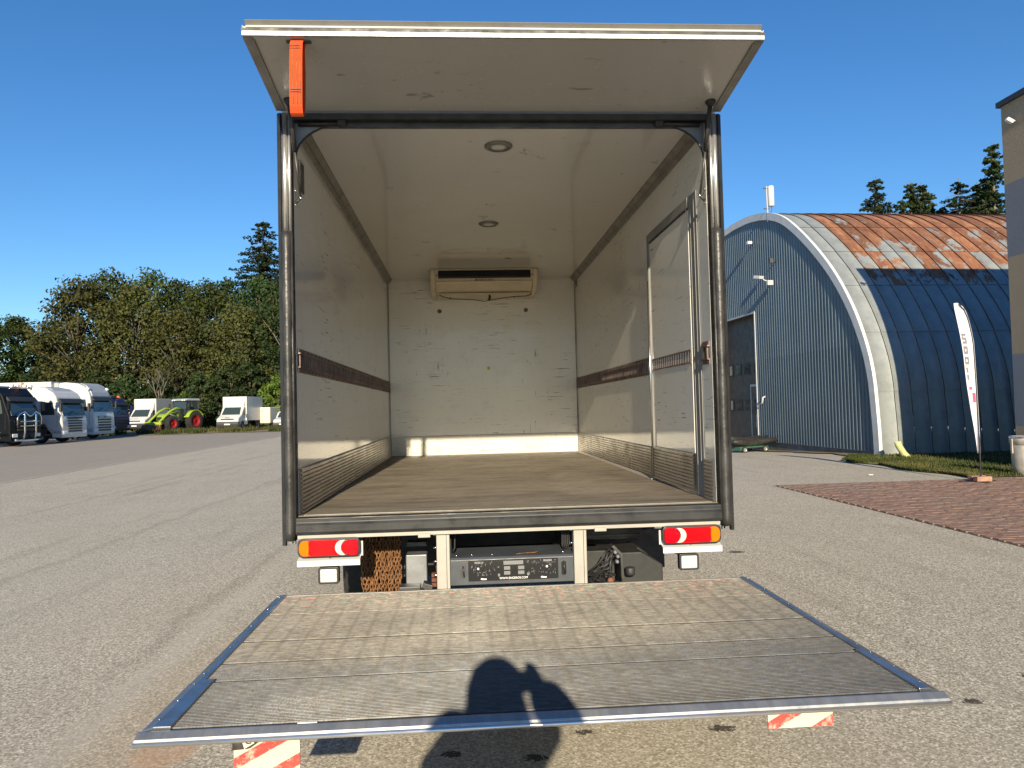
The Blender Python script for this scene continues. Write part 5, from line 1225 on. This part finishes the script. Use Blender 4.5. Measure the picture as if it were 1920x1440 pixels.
def broadleaf(seed, h, w, mat, nl=95, per=80, size=.2, base=.12, bare=0.):
    rnd_ = random.Random(seed); cs, rs_ = [], []; limbs = MB()
    top = Vector((rnd_.uniform(-.4, .4), rnd_.uniform(-.4, .4), h*.8))
    tp = [Vector((0, 0, -.2)), Vector((rnd_.uniform(-.2, .2), rnd_.uniform(-.2, .2), h*.25)), Vector((top.x*.6, top.y*.6, h*.55)), top]
    limbs.tube(tp, [h*.018, h*.014, h*.009, .03], 7)
    for i in range(nl):
        t = (i+.5)/nl; z = h*(base+(1-base)*t**.9); prof = math.sin(min(1., max(.0, (z/h-base*.6)/(1-base*.6)))**.75*math.pi*.93+.14)**.7
        a = i*2.399+rnd_.uniform(-.5, .5); r_ = w/2*prof*math.sqrt(rnd_.uniform(.15, 1.))*rnd_.uniform(.8, 1.1)
        p = Vector((math.cos(a)*r_, math.sin(a)*r_, z+rnd_.uniform(-.4, .4))); rad_ = w*.115*rnd_.uniform(.65, 1.35)
        if i % 3 == 0:
            q0 = Vector((top.x*.5, top.y*.5, max(h*.12, z*.62))); mid = q0.lerp(p, .5)+Vector((0, 0, .3)); limbs.tube([q0, mid, p], [h*.006, h*.004, .015], 5)
        if rnd_.random() < bare: continue
        cs.append(p); rs_.append(rad_)
    return leaf_mesh('crown', cs, rs_, per, size, seed, mat), limbs.mesh('trunk')
def conifer(seed, h, w, mat, dens=1.):
    rg = np.random.default_rng(seed); rnd_ = random.Random(seed); cs, rs_ = [], []; tk = MB().tube([(0, 0, -.2), (0, 0, h*.5), (0, 0, h)], [h*.014, h*.009, .02], 7)
    z = h*.08
    while z < h*.985:
        t = 1-z/h; R_ = w/2*(t**.62)*rnd_.uniform(.78, 1.15)+.12; nb = max(5, int(9*t+5)); a0 = rnd_.uniform(0, 6.28)
        for k in range(nb):
            if rnd_.random() > dens: continue
            a = a0+6.283*k/nb+rnd_.uniform(-.25, .25); L_ = R_*rnd_.uniform(.7, 1.12); droop = L_*rnd_.uniform(.12, .38)
            ns = max(2, int(L_/.36)); dzb = rnd_.uniform(-.5, .5)*min(1., R_)
            for s_ in range(ns):
                u = (s_+.7)/ns; cs.append((math.cos(a)*L_*u, math.sin(a)*L_*u, z+dzb-droop*u**1.3+.22*u*u*L_*.4)); rs_.append((.36*(1.15-.55*u)+.06)*(.32+.68*min(1., R_/1.9)))
            if k % 2 == 0: tk.tube([(0, 0, z), (math.cos(a)*L_*.9, math.sin(a)*L_*.9, z-droop*.8)], [.035, .01], 4)
        z += max(.2, h*.021*rnd_.uniform(.7, 1.3))
    me = leaf_mesh('crown', cs, rs_, 20, .13, seed, mat); return me, tk.mesh('trunk')
def tree(name, crown, trunk, bark, loc, rz, sc, label, group, sz=None):
    r = empty(name, (loc[0], loc[1], gh(loc[0], loc[1])), rz, label, 'tree', group); r.scale = (sc, sc, sz or sc)
    link('crown', crown, None, r); o = link('trunk', trunk, bark, r); return r
A1 = broadleaf(1, 15, 11, M['leaf_brown'], 120, 88, .19, .08, .05); A2 = broadleaf(2, 15.5, 11.5, M['leaf_olive'], 125, 88, .19, .06, .03)
A3 = broadleaf(3, 14, 9, M['leaf_green'], 110, 84, .19, .04); A4 = broadleaf(4, 15, 10, M['leaf_dark'], 120, 90, .19, .03)
A5 = broadleaf(5, 13, 10.5, M['leaf_olive'], 95, 70, .19, .15, .22); A6 = broadleaf(6, 5, 5, M['leaf_bright'], 46, 80, .15, .0); A7 = broadleaf(7, 6.5, 6, M['leaf_dark'], 60, 90, .17, .0)
GW = 'trees of the wood behind the parked vehicles'
def at(px, Y):  # ground spot below image column px at distance Y
    d = _f + _r2*((px-960)/1379.6) - _u2*((785-720)/1379.6); t = (Y-CAM.y)/d.y; return (CAM.x+d.x*t, Y)
TL = [  # column in the photograph, distance, mesh, turn, scale, height scale, name, label
 (-40, 76, A3, .3, 1.0, .95, 'birch_tree', 'green tree at the far left edge of the picture'),
 (30, 84, A3, 1.9, 1.05, .93, 'birch_tree', 'green tree above the black truck'),
 (88, 80, A3, 4.2, .95, .86, 'birch_tree', 'lower green tree above the white trailer roof'),
 (150, 78, A1, .4, 1.02, 1.10, 'ash_tree', 'thin brownish tree above the tall white truck'),
 (120, 92, A5, 3.0, 1.02, 1.08, 'ash_tree', 'see-through olive tree behind the brownish one at left'),
 (205, 84, A2, 2.2, 1.05, 1.16, 'ash_tree', 'olive tree above the blue truck'),
 (250, 79, A1, 5.0, 1.0, 1.08, 'ash_tree', 'brown tree above the white van and tractor'),
 (285, 88, A2, .9, 1.06, 1.19, 'ash_tree', 'tall olive tree behind the tractor'),
 (330, 78, A1, 3.6, .92, .95, 'ash_tree', 'brown tree directly behind the tractor'),
 (345, 90, A4, 1.2, 1.03, 1.22, 'oak_tree', 'dark tree between tractor and box van'),
 (392, 82, A2, 4.4, .98, 1.12, 'ash_tree', 'olive tree behind the box van'),
 (425, 90, A4, 2.8, 1.02, 1.24, 'oak_tree', 'dark tree above the box van'),
 (455, 78, A1, 1.4, .88, 1.02, 'ash_tree', 'brownish tree behind the cream trailer'),
 (495, 82, A4, .2, 1.0, 1.18, 'oak_tree', 'dark green tree next to the truck box'),
 (540, 78, A4, 3.3, 1.0, 1.12, 'oak_tree', 'dark green tree half hidden by the truck box'),
]
for px, Y, (cr, tk), rz, sc, szz, nm, lab in TL:
    tree(nm, cr, tk, M['bark_pale'] if nm == 'ash_tree' else M['bark'], at(px, Y), rz, sc, lab, GW, sc*szz*.94)
for px, Y, msh, rz, sc, lab in ((235, 73.5, A7, .5, .8, 'dark bush behind blue truck'), (300, 73.5, A7, 2, .75, 'dark bush behind the tractor cab'), (375, 72, A7, 3, .8, 'dark bush between tractor and box van'), (470, 74, A7, 4, .95, 'dark bush behind the cream trailer'), (522, 72, A6, 1, .95, 'bright green bush behind the small white car'), (180, 74, A7, 5, .9, 'dark bush behind the tall white truck'), (352, 74, A6, 3.2, .7, 'bright green bush behind the tractor roof'), (60, 73, A7, 1.1, .9, 'dark bush behind the box trailer'), (428, 73, A7, 2.2, .9, 'dark bush behind the box van')):
    tree('bush', msh[0], msh[1], M['bark'], at(px, Y), rz, sc, lab, 'bushes along the edge of the wood')
C1 = conifer(31, 25, 10.5, M['needle']); C2 = conifer(32, 24, 9.0, M['needle'], .8); C3 = conifer(33, 20, 4.8, M['leaf_dark'], .9)
tree('spruce_tree', *C1, M['bark'], at(498, 96), .3, 1.6, 'tall dark spruce rising above the wood beside the truck box', 'spruces', 1.1)
GR = 'trees behind the hangar'
def atr(px, Y):
    d = _f + _r2*((px-960)/1379.6) - _u2*((750-720)/1379.6); t = (Y-CAM.y)/d.y; return (CAM.x+d.x*t, Y)
for px, Y, msh, rz, sc, szz, nm, lab in (
    (1659, 58, C2, .5, 1.15, .79, 'spruce_tree', 'tall sparse spruce above the rusty roof'), (1688, 57, C1, 2., .95, .71, 'spruce_tree', 'lower bushy spruce right of the sparse spruce'), (1634, 60, C1, 2.9, .8, .77, 'spruce_tree', 'low spruce left of the sparse spruce'),
    (1724, 60, C3, 1.2, 1.15, .95, 'spruce_tree', 'slim spruce above the middle of the roof'), (1744, 61, C3, 3.1, 1.25, .88, 'spruce_tree', 'slim spruce right of the middle one'), (1759, 62, C3, 4.4, 1.1, .98, 'spruce_tree', 'thinnest slim spruce in the middle group'), (1707, 60, C3, 5.2, 1.1, .92, 'spruce_tree', 'short slim spruce beside the bushy one'),
    (1816, 58, C2, 2.2, 1.15, .78, 'spruce_tree', 'broad spruce left of the rendered building'), (1834, 60, C1, .7, 1.05, .77, 'spruce_tree', 'dense spruce behind the broad one'), (1850, 62, C3, 2.8, 1.3, .86, 'spruce_tree', 'slim spruce between broad spruce and building'),
    (1866, 60, C3, 1.6, 1.3, .86, 'spruce_tree', 'tall slim spruce second from the building'), (1882, 58, C3, .4, 1.3, .95, 'spruce_tree', 'tallest slim spruce touching the rendered building'), (1782, 60, C3, 5.6, 1.05, .93, 'spruce_tree', 'short spruce in the gap of the treeline'), (1592, 66, C3, 2.5, .95, 1.0, 'spruce_tree', 'tree top just showing at the left of the roof')):
    tree(nm, *msh, M['bark'], atr(px, Y), rz, sc, lab, GR, sc*szz)
# bare dead tree at the edge of the wood
dd = MB(); rr = random.Random(9)
def branch(p, d, L_, r_, lev):
    e = p+d*L_; dd.tube([p, p.lerp(e, .5)+Vector((rr.uniform(-.1, .1), 0, rr.uniform(-.1, .1)))*L_*.4, e], [r_, r_*.8, r_*.55], 5)
    if lev:
        for _ in range(3): branch(p.lerp(e, rr.uniform(.5, 1.)), (d+Vector((rr.uniform(-.8, .8), rr.uniform(-.5, .5), rr.uniform(-.1, .6)))).normalized(), L_*rr.uniform(.5, .75), r_*.55, lev-1)
branch(Vector((0, 0, -.2)), Vector((-.1, 0, 1)).normalized(), 4.2, .12, 3)
p_ = at(305, 72.5); dt_ = empty('dead_tree', (p_[0], p_[1], gh(*p_)), 0, 'bare pale dead tree at the edge of the wood', 'tree'); dd.build('trunk', M['bark_pale'], dt_)
# distant wood closing the horizon
fw = MB(); rr = random.Random(17)
# ------------------------------------------------------------------ the photographer, whose shadow falls on the platform
PX, PY = -.30, -4.66
ph = empty('person', (PX, PY, 0), 0, 'person in dark jacket and jeans holding up a phone', 'person')
def skin(name, verts, edges, radii, mat, par, root=0, sub=2):
    me = bpy.data.meshes.new(name); me.from_pydata(verts, edges, []); o = link(name, me, mat, par)
    sk = o.modifiers.new('skin', 'SKIN'); sk.use_smooth_shade = True; sk.branch_smoothing = .6
    if not me.skin_vertices: me.skin_vertices.new()
    for i, r_ in enumerate(radii):
        d = me.skin_vertices[0].data[i]; d.radius = r_ if isinstance(r_, tuple) else (r_, r_); d.use_root = (i == root)
    sb = o.modifiers.new('sub', 'SUBSURF'); sb.levels = sub; sb.render_levels = sub; return o
# joints relative to the person's spot, facing +y
J = dict(pel=(0, 0, .98), ab=(0, .01, 1.14), ch=(0, .02, 1.34), nk=(0, .03, 1.52), nk2=(0, .05, 1.60), hd=(.0, .065, 1.70), ht=(.0, .05, 1.79),
 ls=(-.185, .02, 1.455), le=(-.315, .2, 1.29), lw=(-.085, .325, 1.555), rs=(.185, .02, 1.455), re=(.27, .2, 1.43), rw=(.155, .31, 1.645),
 lh=(-.095, .0, .92), lk=(-.11, .03, .5), la=(-.12, -.02, .09), lt=(-.13, .13, .04), rh=(.095, .0, .92), rk=(.12, .05, .5), ra=(.14, .03, .09), rt=(.16, .18, .04))
K = list(J); I = {k: i for i, k in enumerate(K)}
E_ = [('pel', 'ab'), ('ab', 'ch'), ('ch', 'nk'), ('nk', 'nk2'), ('nk2', 'hd'), ('hd', 'ht'), ('ch', 'ls'), ('ls', 'le'), ('le', 'lw'), ('ch', 'rs'), ('rs', 're'), ('re', 'rw'), ('pel', 'lh'), ('lh', 'lk'), ('lk', 'la'), ('la', 'lt'), ('pel', 'rh'), ('rh', 'rk'), ('rk', 'ra'), ('ra', 'rt')]
RR = dict(pel=(.15, .11), ab=(.135, .10), ch=(.16, .11), nk=(.085, .075), nk2=.055, hd=(.078, .095), ht=(.066, .08), ls=.075, le=.045, lw=.036, rs=.062, re=.05, rw=.046, lh=.085, lk=.058, la=.04, lt=.035, rh=.085, rk=.058, ra=.04, rt=.035)
skin('body', [J[k] for k in K], [(I[a], I[b]) for a, b in E_], [RR[k] for k in K], M['skin'], ph)
def sub_skin(name, keys, grow, mat):
    ii = {k: i for i, k in enumerate(keys)}; ed = [(ii[a], ii[b]) for a, b in E_ if a in ii and b in ii]
    rd = [tuple(x+grow for x in (RR[k] if isinstance(RR[k], tuple) else (RR[k], RR[k]))) for k in keys]; skin(name, [J[k] for k in keys], ed, rd, mat, ph)
sub_skin('jacket', ['pel', 'ab', 'ch', 'ls', 'le', 'lw', 'rs', 're', 'rw', 'nk'], .026, M['cloth_jacket'])
sub_skin('trousers', ['pel', 'lh', 'lk', 'la', 'rh', 'rk', 'ra'], .018, M['cloth_jeans'])
for a, t in (('la', 'lt'), ('ra', 'rt')):
    p, q_ = Vector(J[a]), Vector(J[t]); MB().prism([(q_.y+.07, .0), (q_.y+.08, .04), (p.y+.05, .1), (p.y-.07, .11), (p.y-.09, 0)], 'x', p.x-.045+.005, p.x+.05).build('shoe', M['shoe'], ph, .02, 3)
hr = MB(); hr.lathe([(.0, .118), (.05, .11), (.085, .075), (.098, .02), (.096, -.03), (.085, -.07)], (0, .035, 1.715), 'z', 20); hr.build('hair', M['hair'], ph)
fc = MB(); fc.lathe([(0, -.014), (.012, -.006), (.013, .008), (.006, .022), (0, .026)], (0, .165, 1.685), 'z', 10); fc.build('nose', M['skin'], ph)
for s in (-1, 1):
    MB().lathe([(0, .014), (.010, .008), (.013, 0), (.01, -.008)], (s*.032, .145, 1.71), 'y', 12).build('eye', M['white_paint'], ph); MB().lathe([(0, .004), (.012, .002), (.022, -.002), (.024, -.008)], (s*.088, .06, 1.70), 'x', 12).build('ear', M['skin'], ph)
MB().cbox((0, .15, 1.648), (.045, .012, .008)).build('mouth', M['lens_red2'], ph, .003)
hd_ = MB().lathe([(0, 1.85), (.035, 1.843), (.066, 1.805), (.09, 1.73), (.108, 1.65), (.138, 1.56), (.178, 1.48), (.19, 1.43)], (0, .0, 0), 'z', 20, caps=False); hd_.build('hood', M['cloth_jacket'], ph)
# hands with five fingers closing on the phone ends (phone spans x -.02 .. .135, y .338, z 1.618)
def hand(s, wx, palm_dir):
    w = Vector(J['lw' if s < 0 else 'rw']); pc = Vector((wx, .325, 1.62 if s < 0 else 1.655)); V_ = [tuple(w), tuple(pc)]; Ed = [(0, 1)]; Ra = [.045, (.05, .045) if s < 0 else (.074, .055)]
    for i, (dz, L_) in enumerate(((.042, .052), (.02, .06), (-.004, .056), (-.026, .046))):
        b0 = pc+Vector((0, .006, dz*(.8 if s < 0 else .5))); k1 = b0+Vector((-s*.012, .016, dz*.3)); k2 = k1+Vector((-s*L_*.5, -.001, 0)); n0 = len(V_)
        V_ += [tuple(b0), tuple(k1), tuple(k2)]; Ed += [(1, n0), (n0, n0+1), (n0+1, n0+2)]; Ra += [.013, .012, .010]
    n0 = len(V_); V_ += [tuple(pc+Vector((-s*.02, -.02, -.012))), tuple(pc+Vector((-s*.05, -.012, -.004)))]; Ed += [(1, n0), (n0, n0+1)]; Ra += [.012, .0095]
    skin('hand', V_, Ed, Ra, M['skin'], ph, 1, 1)
hand(-1, -.035, 1); hand(1, .16, -1)
pn = empty('phone', (PX+.078, PY+.334, 1.632), 0, 'dark smartphone held level in both hands of the person', 'phone')
MB().prism(rrect(-.082, -.039, .082, .039, .009), 'y', -.004, .004).build('case', M['panel_black'], pn, .001)
MB().prism(rrect(-.072, -.034, .072, .034, .008), 'y', -.0048, -.0041).build('screen', M['pane'], pn); MB().prism(rrect(-.072, .0, -.038, .034, .006), 'y', .0041, .0062).build('camera_bump', M['pane'], pn)
